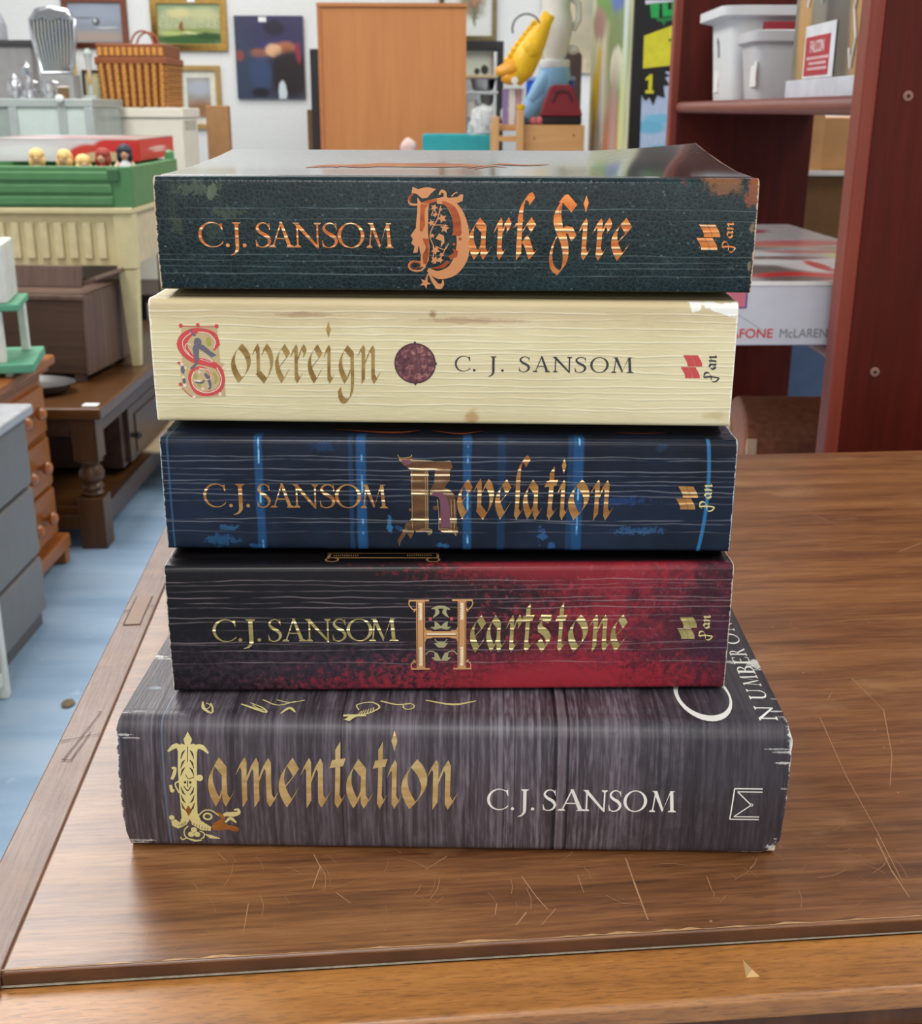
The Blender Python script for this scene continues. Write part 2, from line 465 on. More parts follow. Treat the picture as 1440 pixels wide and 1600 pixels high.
# ------------------------------------------------------------------ lettering: flat shapes laid on a surface
NA = R(40)
class G:
    def __init__(s): s.p = []
    def poly(s, pts): s.p.append([tuple(p) for p in pts]); return s
    def nib(s, path, w=.2, ang=NA):
        n_ = Vector((math.cos(ang), math.sin(ang))) * w / 2
        for a, b in zip(path[:-1], path[1:]):
            a, b = Vector(a), Vector(b)
            s.p.append([tuple(a - n_), tuple(a + n_), tuple(b + n_), tuple(b - n_)])
        return s
    def rib(s, path, w, taper=None, n=1):
        P = spl(path, n * 4) if n else path
        k = len(P)
        lo, hi = [], []
        for i in range(k):
            a, b = Vector(P[max(0, i - 1)]), Vector(P[min(k - 1, i + 1)])
            t = (b - a).normalized() if (b - a).length > 0 else Vector((1, 0))
            nn = Vector((-t.y, t.x))
            f = i / (k - 1)
            if hasattr(w, '__len__'):
                g = f * (len(w) - 1); j = min(int(g), len(w) - 2)
                ww = w[j] + (w[j + 1] - w[j]) * (g - j)
            else: ww = w
            lo.append(tuple(Vector(P[i]) - nn * ww / 2)); hi.append(tuple(Vector(P[i]) + nn * ww / 2))
        for i in range(k - 1):
            s.p.append([lo[i], lo[i + 1], hi[i + 1], hi[i]])
        return s
    def ring(s, c, r1, r2, a0=0, a1=360, n=28, c2=None):
        """band between two ellipses"""
        c2 = c2 or c
        A = [R(a0 + (a1 - a0) * i / n) for i in range(n + 1)]
        o = [(c[0] + r1[0] * math.cos(a), c[1] + r1[1] * math.sin(a)) for a in A]
        q = [(c2[0] + r2[0] * math.cos(a), c2[1] + r2[1] * math.sin(a)) for a in A]
        for i in range(n): s.p.append([q[i], o[i], o[i + 1], q[i + 1]])
        return s
    def disc(s, c, r, n=14):
        rx, ry = r if hasattr(r, '__len__') else (r, r)
        return s.poly([(c[0] + rx * math.cos(2 * math.pi * i / n), c[1] + ry * math.sin(2 * math.pi * i / n)) for i in range(n)])
    def star(s, c, r, n=5, k=.45, a=90):
        return s.poly([(c[0] + (r if i % 2 == 0 else r * k) * math.cos(R(a + 180 * i / n)), c[1] + (r if i % 2 == 0 else r * k) * math.sin(R(a + 180 * i / n))) for i in range(2 * n)])
    def put(s, g, fn):
        s.p += [[fn(*p) for p in q] for q in g.p]
        return s
    def bb(s):
        xs = [p[0] for q in s.p for p in q]; ys = [p[1] for q in s.p for p in q]
        return min(xs), max(xs), min(ys), max(ys)
    def bands(s, st=1.6):
        """cut every shape into low bands so that it can follow a curved surface"""
        out = []
        for k, q in enumerate(s.p):
            if len(q) < 3: continue
            if len(q) > 4:
                tr_ = geometry.tessellate_polygon([[Vector((p[0], p[1], 0)) for p in q]])
                parts = [[q[i] for i in t] for t in tr_]
            else: parts = [q]
            for P in parts:
                lo, hi = min(p[1] for p in P), max(p[1] for p in P)
                i = math.floor(lo / st)
                if hi - lo < st * .8: out.append(P); continue
                while i * st < hi:
                    Q = P
                    for lim, sg in ((i * st, 1), ((i + 1) * st, -1)):
                        R_ = []
                        for a, b in zip(Q, Q[1:] + Q[:1]):
                            da, db = (a[1] - lim) * sg, (b[1] - lim) * sg
                            if da >= 0: R_.append(a)
                            if da * db < 0:
                                t = da / (da - db); R_.append((a[0] + (b[0] - a[0]) * t, a[1] + (b[1] - a[1]) * t))
                        Q = R_
                        if len(Q) < 3: break
                    if len(Q) >= 3: out.append(Q)
                    i += 1
        return out
    def build(s, name, surf, m, parent, off=.00010):
        """surf(u, v, off) -> point in the parent's own space, u and v in millimetres"""
        vs, fs = [], []
        for k, q in enumerate(s.bands()):
            if len(q) < 3: continue
            ar = sum(q[i][0] * q[(i + 1) % len(q)][1] - q[(i + 1) % len(q)][0] * q[i][1] for i in range(len(q)))
            if abs(ar) < 1e-7: continue
            if ar < 0: q = q[::-1]
            o_ = off + (k % 12) * 2.5e-6
            b0 = len(vs)
            vs += [surf(p[0], p[1], o_) for p in q]
            if len(q) > 4:
                tr_ = geometry.tessellate_polygon([[Vector((p[0], p[1], 0)) for p in q]])
                for t in tr_:
                    a, b, c = (q[i] for i in t)
                    if (b[0] - a[0]) * (c[1] - a[1]) - (b[1] - a[1]) * (c[0] - a[0]) < 0: t = t[::-1]
                    fs.append(tuple(b0 + i for i in t))
            else: fs.append(tuple(range(b0, b0 + len(q))))
        me = bpy.data.meshes.new(name)
        me.from_pydata(vs, [], fs)
        me.materials.append(m)
        o = bpy.data.objects.new(name, me)
        C.objects.link(o)
        o.parent = parent
        return o
def spl(P, n=6):
    """Catmull-Rom through the points"""
    if len(P) < 3: return [tuple(p) for p in P]
    Q = [Vector(p) for p in P]
    Q = [Q[0] * 2 - Q[1]] + Q + [Q[-1] * 2 - Q[-2]]
    o = []
    for i in range(1, len(Q) - 2):
        a, b, c, d = Q[i - 1:i + 3]
        for k in range(n):
            t = k / n
            o.append(tuple(.5 * ((2 * b) + (c - a) * t + (2 * a - 5 * b + 4 * c - d) * t * t + (3 * b - a - 3 * c + d) * t ** 3)))
    o.append(tuple(Q[-2]))
    return o
# black-letter, drawn with a broad nib; x-height 1
def bez(a, b, c, d, n=8):
    return [tuple(Vector(a) * (1 - t) ** 3 + Vector(b) * 3 * t * (1 - t) ** 2 + Vector(c) * 3 * t * t * (1 - t) + Vector(d) * t ** 3) for t in (i / n for i in range(n + 1))]
FOOT = [(.0, .20), (.10, .09), (.23, .23)]
def sh(P, x, y=0): return [(p[0] + x, p[1] + y) for p in P]
LB = bez((.40, .91), (.02, .66), (.00, .42), (.33, .09))          # left side of a round letter
RB = bez((.40, .91), (.80, .68), (.82, .36), (.33, .09))
def bl(ch, w=.2):
    g = G()
    if ch == 'i':
        g.nib([(-.17, .70), (-.03, .90), (.04, .82)] + [(.02, .5)] + FOOT, w)
        g.poly([(.05, 1.50), (.16, 1.33), (.04, 1.12), (-.07, 1.32)])
    elif ch == 'r':
        g.nib([(-.17, .70), (-.03, .90), (.04, .82)] + [(.02, .5)] + FOOT, w)
        g.nib([(.08, .58), (.32, .92), (.43, .80), (.40, .70)], w * .9)
    elif ch == 'o':
        g.nib(LB, w).nib(RB, w)
    elif ch == 'e':
        g.nib(LB + [(.60, .36)], w).nib([(.40, .91), (.60, .70), (.14, .38)], w)
    elif ch == 'v':
        g.nib([(-.08, .74), (.06, .92), (.13, .80), (.10, .30)] , w).nib([(.06, .30), (.40, .08)], w)
        g.nib([(.34, .74), (.46, .92)] + bez((.46, .92), (.84, .70), (.78, .36), (.40, .08)), w)
    elif ch == 'n' or ch == 'm':
        g.nib([(-.17, .72), (-.01, .91), (.06, .82), (.02, .08)], w)
        x = 0
        if ch == 'm':
            g.nib([(.06, .46), (.40, .90), (.48, .80), (.45, .08)], w); x = .43
        g.nib(sh([(.06, .46), (.40, .90), (.49, .80), (.47, .45), (.47, .20), (.57, .09), (.74, .28)], x), w)
    elif ch == 'a':
        g.nib(LB, w).nib([(.36, .90), (.63, .72), (.60, .45), (.60, .20), (.70, .09), (.88, .27)], w).nib([(.33, .09), (.58, .42)], w)
    elif ch == 'g':
        g.nib(LB, w).nib([(.36, .90), (.63, .72)] + bez((.62, .5), (.62, .1), (.66, -.36), (.28, -.40)) + bez((.28, -.40), (.12, -.40), (.02, -.3), (.02, -.10), 4), w)
        g.nib([(.33, .09), (.58, .42)], w)
    elif ch == 't':
        g.nib([(.08, 1.22), (.07, .9), (.04, .5)] + FOOT, w)
        g.poly([(-.24, .80), (-.14, .95), (.36, .99), (.26, .84)])
    elif ch == 'l':
        g.nib(bez((.50, 1.36), (.38, 1.60), (.12, 1.42), (.06, 1.05)) + [(.04, .5)] + FOOT, w)
        g.nib([(-.14, .80), (.02, .95)], w * .7)
    elif ch == 'k':
        g.nib(bez((.54, 1.36), (.42, 1.62), (.14, 1.42), (.08, 1.05)) + [(.04, .5), (.03, .08)], w)
        g.nib([(-.16, .80), (.18, .90)], w * .6)
        g.nib([(.10, .60), (.42, .92), (.60, .74), (.26, .44)], w).nib([(.24, .50), (.34, .44), (.54, .10), (.70, .20)], w)
    elif ch == 's':
        g.nib([(.16, .76), (.34, .92), (.60, .84)], w).poly([(.10, .86), (.22, 1.0), (.66, .99), (.56, .86)])
        g.nib([(.14, .78), (.16, .66)] + bez((.16, .62), (.46, .52), (.72, .36), (.34, .08)), w)
        g.nib([(.02, .24), (.12, .30), (.34, .08)], w)
    elif ch == 'F':
        g.nib([(.40, 1.42), (.52, 1.44), (.86, 1.20)], w)
        g.nib(bez((.46, 1.42), (.10, 1.10), (.20, .90), (.44, .60)) + bez((.44, .60), (.72, .20), (.60, -.24), (.34, -.28)), w)
        g.nib(bez((.34, -.28), (-.06, -.20), (.00, .30), (.28, .58)), w * .55)
        g.nib(bez((.46, 1.42), (.30, 1.1), (.38, .9), (.50, .66)), w * .25)
        g.nib([(.30, .60), (.50, .74), (.74, .70), (.88, .52)], w * .85)
    return g
# roman capitals; cap height 1
def ser(g, x, y, w=.22, up_=True, t=.035):
    d = -t if up_ else t
    g.poly([(x - w / 2, y), (x + w / 2, y), (x + w / 2, y + d), (x + .07, y + d * 2.6), (x - .07, y + d * 2.6), (x - w / 2, y + d)])
def rc(ch, S=.13, h=.05):
    g = G()
    def stem(x, y0=0, y1=1, w=S, a=True, b=True):
        g.poly([(x - w / 2, y0), (x + w / 2, y0), (x + w / 2, y1), (x - w / 2, y1)])
        if a: ser(g, x, y1, w + .17)
        if b: ser(g, x, y0, w + .17, False)
    if ch == '.': g.disc((.06, .065), .068)
    elif ch == 'C':
        g.ring((.48, .5), (.48, .51), (.40, .465), 48, 312, 30, (.51, .5))
        g.poly([(.74, .93), (.84, .97), (.86, .68), (.83, .68)]).poly([(.80, .10), (.87, .20), (.85, .24), (.78, .16)])
    elif ch == 'O': g.ring((.5, .5), (.5, .51), (.37, .465))
    elif ch == 'J':
        stem(.3, 0, 1, S, True, False)
        g.rib([(.30, .10), (.29, -.08), (.20, -.24), (.04, -.32)], [S, S * .9, S * .6, .03])
    elif ch == 'S':
        g.rib([(.52, .82), (.44, .94), (.28, .985), (.12, .90), (.08, .75), (.20, .60), (.42, .46), (.52, .28), (.44, .09), (.26, .01), (.10, .05), (.03, .20)], [.04, .045, .05, .08, .10, .13, .14, .12, .08, .05, .045, .04], n=1)
        g.poly([(.50, .98), (.53, .98), (.55, .72), (.52, .72)]).poly([(.02, .02), (.05, .02), (.03, .30), (0, .30)])
    elif ch == 'A':
        g.poly([(.12, 0), (.17, 0), (.49, .96), (.45, 1.0)]).poly([(.42, 1.03), (.52, 1.03), (.86, 0), (.71, 0)]).poly([(.26, .34), (.68, .34), (.66, .39), (.28, .39)])
        ser(g, .14, 0, .26, False); ser(g, .80, 0, .30, False)
    elif ch == 'N':
        stem(.14, 0, 1, .06, False, True); stem(.82, 0, 1, .06, True, False)
        g.poly([(.0, 1), (.17, 1), (.85, .04), (.85, -.03), (.80, -.03)]); g.poly([(.0, 1), (.2, 1), (.2, .965), (.0, .965)])
    elif ch == 'M':
        g.poly([(.10, 0), (.155, 0), (.25, 1), (.20, 1)]); ser(g, .12, 0, .25, False)
        g.poly([(.12, 1), (.28, 1), (.58, .12), (.53, .0)]).poly([(.53, 0), (.56, .10), (.86, 1), (.82, 1)])
        g.poly([(.80, 1), (.93, 1), (1.01, 0), (.87, 0)]); ser(g, .94, 0, .34, False)
        g.poly([(.08, 1), (.22, 1), (.22, .965), (.08, .965)]).poly([(.86, 1), (1.0, 1), (1.0, .965), (.86, .965)])
    elif ch == 'U':
        g.poly([(.10, 1), (.23, 1), (.23, .3), (.10, .3)]); ser(g, .165, 1, .30)
        g.poly([(.68, 1), (.73, 1), (.73, .3), (.68, .3)]); ser(g, .705, 1, .22)
        g.ring((.415, .3), (.315, .31), (.21, .25), 180, 360, 16, (.44, .3))
    elif ch == 'B':
        stem(.14)
        g.ring((.2, .755), (.30, .245), (.19, .205), -90, 90, 14).ring((.2, .27), (.36, .27), (.24, .225), -90, 90, 14)
    elif ch == 'E':
        stem(.14)
        g.poly([(.14, 1), (.55, 1), (.55, .8), (.52, .8), (.48, .95), (.14, .95)]).poly([(.14, .49), (.45, .49), (.45, .54), (.14, .54)]).poly([(.14, 0), (.56, 0), (.60, .22), (.57, .22), (.50, .05), (.14, .05)])
    elif ch == 'R':
        stem(.14)
        g.ring((.2, .735), (.32, .265), (.20, .22), -90, 90, 14).poly([(.28, .49), (.40, .50), (.80, -.02), (.64, -.02)])
    return g
def word(items, base, h, kind='b', w=.2, g=None):
    """items: (letter, left, right) in mm; base line and x-height / cap height in mm"""
    g = g or G()
    for ch, x0, x1 in items:
        q = bl(ch, w) if kind == 'b' else rc(ch)
        a, b, c, d = q.bb()
        if ch == '.' :
            g.put(q, lambda x, y: (x0 + (x - a) / (b - a) * (x1 - x0), base + (y - c) / (d - c) * (x1 - x0)))
        else:
            g.put(q, lambda x, y: (x0 + (x - a) / (b - a) * (x1 - x0), base + y * h))
    return g
def pan_emblem(u0, u1, v0, v1):
    """four waving book leaves, two by two"""
    g = G()
    W_, H_ = u1 - u0, v1 - v0
    for i in (0, 1):
        for j in (0, 1):
            x = u0 + W_ * (.02 + .36 * i + (.08 if j else 0)); y = v0 + H_ * (.50 * j)
            a, b = W_ * .345, H_ * .47
            L_ = [(x + W_ * .26 * math.sin(t * 1.9) * (1 - t) + W_ * .24 * (1 - t) ** 2 , y + b * t) for t in (k / 8 for k in range(9))]
            for k in range(8):
                p, q_ = L_[k], L_[k + 1]
                g.poly([p, (p[0] + a, p[1]), (q_[0] + a, q_[1]), q_])
    return g
def pan_word(u0, u1, v0, v1):
    """the publisher's name reading upwards"""
    g = G(); W_ = .2
    g.nib([(.34, 1.30), (.40, .5), (.30, -.35)], .2).nib(bez((.34, 1.2), (.95, 1.5), (1.0, .5), (.36, .52)), W_).nib(bez((.30, -.35), (-.3, -.1), (-.2, .7), (.40, .45), 8), .15).nib([(.1, .95), (.34, 1.2)], W_)
    g.put(bl('a', .26), lambda x, y: (x * .85 + 1.08, y * .9)).put(bl('n', .26), lambda x, y: (x * .85 + 1.92, y * .9))
    a, b, c, d = g.bb()
    return G().put(g, lambda x, y: (u1 - (y - c) / (d - c) * (u1 - u0), v0 + (x - a) / (b - a) * (v1 - v0)))
# ------------------------------------------------------------------ books
PAPER = N('book_paper')
pn = PAPER.noise(PAPER.sc((2, 2, 1800)), 1, 2)
PAPER.set(col=PAPER.ramp(pn, [(.3, (205, 190, 158)), (.7, (232, 221, 195))]), ro=.9)
EDGE = mat('worn_card_edge', (232, 226, 212), .8, var=.12, sc=300)

class Book:
    """lying flat, spine towards -y; its own origin at the middle of the spine's foot"""
    def __init__(s, name, label, Lmm, Wmm, Tmm, foot, z, xc, D, yaw, rt_, rb_, bulge, cover, lift=None, endx=None, t=.0004, group='stacked novels'):
        s.L, s.W, s.T, s.b = Lmm / 1000, Wmm / 1000, Tmm / 1000, foot / 1000
        s.rt, s.rb, s.bu = rt_ / 1000, rb_ / 1000, bulge / 1000
        s.lift = lift or (lambda x, y: 0)
        s.root = thing(name, label, 'book', (xc, D, TZ + z), R(yaw), group)
        s.endx = endx or (lambda z: 0)
        prof = []
        def arc(cy, cz, r, a0, a1, n):
            for i in range(n + 1):
                a = R(a0 + (a1 - a0) * i / n); prof.append((cy + r * math.cos(a), cz + r * math.sin(a)))
        W, T, b = s.W, s.T, s.b
        prof += [(W, 0), (W * .6, 0), (.030, 0), (.020, b * .18), (.012, b * .55), (.007, b * .85)]
        arc(s.rb, b + s.rb, s.rb, 270, 180, 5)
        z0, z1 = b + s.rb, T - s.rt
        for i in range(1, 14):
            zz = z0 + (z1 - z0) * i / 14
            prof.append((s.sy(zz), zz))
        arc(s.rt, T - s.rt, s.rt, 180, 90, 7)
        prof += [(.0085, T - .0001), (.0096, T - .00035), (.0107, T - .0001), (.014, T), (W * .3, T), (W * .5, T), (W * .75, T), (W, T)]
        s.prof = prof
        n = len(prof)
        inn = []
        for i in range(n):
            a, c = prof[max(0, i - 1)], prof[min(n - 1, i + 1)]
            d = Vector((c[0] - a[0], c[1] - a[1])).normalized()
            inn.append((prof[i][0] + d.y * t, prof[i][1] - d.x * t))
        s.inn = inn
        NX = 30
        vs, fs, mi = [], [], []
        for j in range(NX + 1):
            x = -s.L / 2 + s.L * j / NX
            for P in (prof, inn):
                for (y, z) in P:
                    e = s.endx(z, math.copysign(1, x)) * abs(x / (s.L / 2)) ** 14 if endx else 0
                    zz = z + (s.lift(x, y) if z > T - .002 else 0)
                    vs.append((x - math.copysign(e, x), y, zz))
        q = 2 * n
        for j in range(NX):
            for i in range(n - 1):
                a, b_ = j * q + i, (j + 1) * q + i
                fs.append((a, a + 1, b_ + 1, b_)); mi.append(0)
                fs.append((a + n, b_ + n, b_ + n + 1, a + n + 1)); mi.append(1)
            for i in (0, n - 1):
                a, b_ = j * q + i, (j + 1) * q + i
                fs.append((a, b_, b_ + n, a + n) if i == 0 else (a, a + n, b_ + n, b_)); mi.append(1)
        for j in (0, NX):
            for i in range(n - 1):
                a = j * q + i
                fs.append((a, a + n, a + n + 1, a + 1) if j == 0 else (a, a + 1, a + n + 1, a + n)); mi.append(1)
        m = MB(); m.v, m.f, m.mi = vs, fs, mi
        s.cover = m.build('cover', [cover, EDGE], s.root, smooth='auto')
        pp = [(max(.0012, y), z) for (y, z) in inn]
        pp[0] = (W - .0008, pp[0][1]); pp[-1] = (W - .0008, pp[-1][1])
        pb = MB().prism(pp, 'x', -s.L / 2 + .0003, s.L / 2 - .0003)
        pb.xf(lambda v: Vector((v.x * (1 - (.02 if endx else 0)), v.y, v.z)))
        pb.build('page_block', PAPER.m, s.root)
    def sy(s, z):
        t = (z - s.b - s.rb) / (s.T - s.rt - s.b - s.rb)
        return -s.bu * math.sin(math.pi * max(0, min(1, t)))
    def spine(s, u, v, off):
        """u along the spine, v up it from its lower edge (runs on round the hinge and over the top)"""
        z = s.b + v / 1000
        u = u / 1000
        if z <= s.T - s.rt:
            return (u, s.sy(z) - off, z)
        a = (z - (s.T - s.rt)) / s.rt
        if a < math.pi / 2:
            return (u, s.rt - (s.rt + off) * math.cos(a), s.T - s.rt + (s.rt + off) * math.sin(a))
        return s.top(u * 1000, (s.rt + (a - math.pi / 2) * s.rt) * 1000, off)
    def top(s, u, w, off):
        return (u / 1000, w / 1000, s.T + off + s.lift(u / 1000, w / 1000))

def creases(m, zs, x, z, amp=.0011, hw=.00028, seed=0):
    """fine reading creases running along the spine: returns their mask"""
    tot = None
    for i, (zz, st) in enumerate(zs):
        nz = m.noise(m.vec(m.ma('MULTIPLY', x, 24), seed + i * 3.7, 0), 1, 3, .6)
        br = m.noise(m.vec(m.ma('MULTIPLY', x, 38), seed + i * 5.1 + 40, 0), 1, 3, .6)
        d = m.ma('ABSOLUTE', m.ma('SUBTRACT', m.ma('ADD', z, m.ma('MULTIPLY', m.ma('SUBTRACT', nz, .5), amp * 2)), zz / 1000))
        l = m.ma('MULTIPLY', m.sm(d, hw * 1.6, hw * .2), m.ma('MULTIPLY', m.sm(br, .32, .62), st))
        tot = l if tot is None else m.ma('MAXIMUM', tot, l)
    return tot
def blob(m, col, u, v, cu, cv, ru, rv, c, so=.3, st=1.0, rag=None, ra=1.8):
    du = m.ma('DIVIDE', m.ma('SUBTRACT', u, cu / 1000), ru / 1000)
    dv = m.ma('DIVIDE', m.ma('SUBTRACT', v, cv / 1000), rv / 1000)
    d = m.ma('SQRT', m.ma('ADD', m.ma('MULTIPLY', du, du), m.ma('MULTIPLY', dv, dv)))
    if rag is not None: d = m.ma('ADD', d, m.ma('MULTIPLY', m.ma('SUBTRACT', rag, .5), ra * 2))
    return m.mix(m.ma('MULTIPLY', m.sm(d, 1 + so, max(.02, 1 - so)), st), col, L(c))
def wear_ends(m, col, x, z, half, c=(226, 222, 214), w=.0008):
    nz = m.noise(m.vec(m.ma('MULTIPLY', x, 30), m.ma('MULTIPLY', z, 300), 0), 1, 4, .7)
    d = m.ma('SUBTRACT', half, m.ma('ABSOLUTE', x))
    return m.mix(m.sm(m.ma('SUBTRACT', d, m.ma('MULTIPLY', m.ma('SUBTRACT', nz, .46), w * 5)), w, 0), col, L(c))

FOOT_ = {'LA': 0, 'HE': 1.2, 'RE': 2.2, 'SO': 3.4, 'DF': 2.6}
# ---- dark green leather look
m = N('green_leather_cover')
X, Y, Z = m.xyz()
vr = m.vor(m.sc((1, 1, 1)), 620, 'DISTANCE_TO_EDGE')
nz = m.noise(m.co(), 420, 4, .65)
big = m.noise(m.co(), 45, 5, .65)
rag = m.noise(m.co(), 260, 5, .7)
col = m.mix(m.sm(big, .35, .7), L((15, 28, 31)), L((25, 43, 46)))
col = m.mix(m.ma('MULTIPLY', m.sm(nz, .58, .72), .6), col, L((78, 98, 98)))
col = m.mix(m.ma('MULTIPLY', m.sm(vr, .10, .0), .35), col, L((64, 84, 86)))
sp_ = m.vor(m.co(), 260)
col = m.mix(m.ma('MULTIPLY', m.sm(sp_, .12, .04), .45), col, L((128, 146, 142)))
ZB = m.ma('SUBTRACT', Z, .0026)
for a in ((-86, 33, 5, 2.2, (84, 96, 78), .5, .8), (-79, 32.5, 2, 2.5, (110, 120, 92), .5, .8), (-75, 25.5, 4, 1.6, (70, 84, 66), .5, .8), (-80, 21, 3, 3, (60, 74, 60), .6, .6), (-92, 21, 2, 3, (80, 88, 66), .6, .5), (-93, 30, 1.5, 6, (60, 70, 52), .6, .4)):
    col = blob(m, col, X, ZB, *a[:5], .3, a[6] * .75, m.noise(m.co(), 330, 5, .75), 2.8)
YZ = m.ma('SUBTRACT', ZB, Y)
col = blob(m, col, X, YZ, 90, 39.2, 44, 2.6, (160, 84, 44), .35, .95, rag)
col = blob(m, col, X, YZ, 88, 34.5, 6, 2.6, (128, 84, 52), .4, .9, rag)
col = blob(m, col, X, YZ, 97.5, 33, 2.4, 4, (140, 78, 46), .4, .9, rag)
col = blob(m, col, X, YZ, 97.6, 22, .7, 1.5, (150, 130, 100), .4, .7, rag)
col = blob(m, col, X, YZ, 97.8, 9, .6, 1.5, (150, 130, 100), .4, .7, rag)
col = blob(m, col, X, Y, -20, 95, 30, 28, (86, 44, 34), .6, .8, rag)
col = blob(m, col, X, Y, 72, 100, 28, 40, (92, 62, 48), .6, .5, rag)
cr = creases(m, [(12.5, .5), (14.5, .5), (10.5, .45), (29.5, .8), (26, .35), (20, .3), (8, .7)], X, Z, .0009, .00022, 3)
cr = m.ma('MULTIPLY', cr, m.sm(Y, .004, .0))
col = m.mix(m.ma('MULTIPLY', cr, .5), col, L((120, 136, 138)))
col = wear_ends(m, col, X, Z, .099, (205, 176, 150), .0005)
upm = m.sm(Y, .006, .001)
m.set(col=col, ro=m.ma('ADD', .22, m.ma('MULTIPLY', nz, .14)), sp=.28, coat=m.ma('SUBTRACT', 1, upm), cr=.10)
m.bump(m.ma('MULTIPLY', m.ma('SUBTRACT', m.ma('ADD', m.ma('MULTIPLY', vr, .8), m.ma('MULTIPLY', nz, .5)), m.ma('MULTIPLY', cr, 1.2)), m.ma('ADD', .12, m.ma('MULTIPLY', upm, .88))), .28, .0004)
GREEN = m.m
# ---- cream laid-paper look
m = N('cream_cover')
X, Y, Z = m.xyz()
ZB = m.ma('SUBTRACT', Z, .0034)
ln = m.noise(m.sc((55, 300, 330)), 1, 4, .6, .4)
l2 = m.noise(m.sc((150, 800, 800)), 1, 3, .6)
rag = m.noise(m.co(), 120, 5, .7)
col = m.mix(m.sm(m.noise(m.co(), 18, 4), .3, .7), L((220, 205, 160)), L((233, 219, 176)))
col = m.mix(m.ma('MULTIPLY', m.sm(ln, .55, .75), .45), col, L((240, 229, 196)))
col = m.mix(m.ma('MULTIPLY', m.sm(m.ma('ADD', ZB, m.ma('MULTIPLY', m.ma('SUBTRACT', rag, .5), .010)), .030, .0395), .55), col, L((196, 172, 132)))
cr = creases(m, [(38.5, .9), (36.2, .5), (33.6, .9), (31, .6), (28.8, .8), (26.3, .7), (24.6, 1), (22.4, .6), (21.2, 1), (18.6, .9), (16.2, .9), (13.5, .8), (11.5, .8), (9.4, .9), (6.6, .8), (5, .5)], X, ZB, .0016, .00030, 11)
cr = m.ma('MULTIPLY', cr, m.sm(Y, .003, .0))
col = m.mix(m.ma('MULTIPLY', cr, .38), col, L((250, 243, 218)))
col = blob(m, col, X, ZB, 8, 36, 14, .9, (160, 118, 84), .6, .55, rag)
col = blob(m, col, X, ZB, -46, 37.5, 10, .8, (150, 108, 74), .6, .55, rag)
col = blob(m, col, X, ZB, -3, 38, 1.2, 1.5, (140, 92, 62), .5, .7, rag)
col = blob(m, col, X, ZB, 10.5, 2.2, 2.2, 2.4, (192, 148, 94), .6, .8, rag)
col = blob(m, col, X, ZB, 95, 4, 4, 1.5, (190, 160, 110), .6, .5, rag)
YZ = m.ma('SUBTRACT', ZB, Y)
col = blob(m, col, X, YZ, 96, 42.5, 9.5, 3.2, (246, 243, 236), .08, 1, m.noise(m.co(), 90, 3))
col = wear_ends(m, col, X, Z, .099, (248, 240, 222), .0006)
m.set(col=col, ro=.5, sp=.4)
m.bump(m.ma('ADD', m.ma('MULTIPLY', ln, 1.0), m.ma('ADD', m.ma('MULTIPLY', l2, .35), m.ma('MULTIPLY', cr, .9))), .34, .0007)
CREAM = m.m
# ---- midnight blue with worn blue bars
m = N('navy_cover')
X, Y, Z = m.xyz()
ZB = m.ma('SUBTRACT', Z, .0022)
rag = m.noise(m.co(), 170, 5, .7)
big = m.noise(m.co(), 30, 4)
col = m.mix(m.sm(big, .3, .7), L((13, 18, 30)), L((26, 36, 56)))
YZ = m.ma('SUBTRACT', ZB, Y)
for u_, w_, s_ in ((-65.4, 1.7, .8), (-30.0, 1.9, .95), (6.6, 1.7, .9), (44.8, 2.1, .9), (18.5, 1.6, .28), (-33.6, .9, .4), (42, 1.0, .4)):
    d = m.ma('ABSOLUTE', m.ma('SUBTRACT', m.ma('ADD', X, m.ma('MULTIPLY', m.ma('SUBTRACT', rag, .5), .0012)), u_ / 1000))
    col = m.mix(m.ma('MULTIPLY', m.ma('MULTIPLY', m.sm(d, w_ / 900, w_ / 1700), m.sm(Y, .010, .001)), m.ma('MULTIPLY', m.ma('ADD', .55, m.ma('MULTIPLY', rag, .7)), s_)), col, L((30, 80, 128)))
    if s_ > .6:
        d2 = m.ma('ABSOLUTE', m.ma('SUBTRACT', m.ma('ADD', X, m.ma('MULTIPLY', m.ma('SUBTRACT', rag, .5), .0006)), (u_ + .2) / 1000))
        col = m.mix(m.ma('MULTIPLY', m.sm(d2, .0005, .0001), m.ma('MULTIPLY', m.sm(m.noise(m.vec(u_, m.ma('MULTIPLY', Z, 130), 0), 1, 2), .5, .62), m.sm(Y, .004, .0))), col, L((120, 186, 222)))
dc = m.ma('ABSOLUTE', m.ma('SUBTRACT', X, m.ma('SUBTRACT', .0899, m.ma('MULTIPLY', m.ma('POWER', m.ma('ABSOLUTE', m.ma('SUBTRACT', ZB, .024)), 2), 3.6))))
col = m.mix(m.ma('MULTIPLY', m.sm(dc, .0009, .0003), m.sm(Y, .004, .0)), col, L((44, 110, 160)))
for a in ((-80, 3.5, 5, 2, (40, 88, 132)), (-77, 8, 3, 1, (50, 100, 140)), (-68, 1, 3, 1, (40, 90, 140)), (-43, 38, 4, 1.6, (24, 60, 96)), (-20.5, 9, .8, 3, (60, 130, 180)), (33, 6, 1.6, 2.4, (50, 100, 160)), (36, 2, 1.2, 1, (48, 100, 160)), (60, 19, 9, 1.3, (36, 66, 120)), (66, 8, 8, 1.2, (48, 92, 140)), (-17, 8.3, 1.6, 1, (40, 80, 120)), (-2, 2, 2, .8, (50, 110, 160)), (73, 38, 2, 1.4, (26, 56, 90))):
    col = blob(m, col, X, ZB, *a, .25, .6, m.noise(m.co(), 420, 5, .75), 2.6)
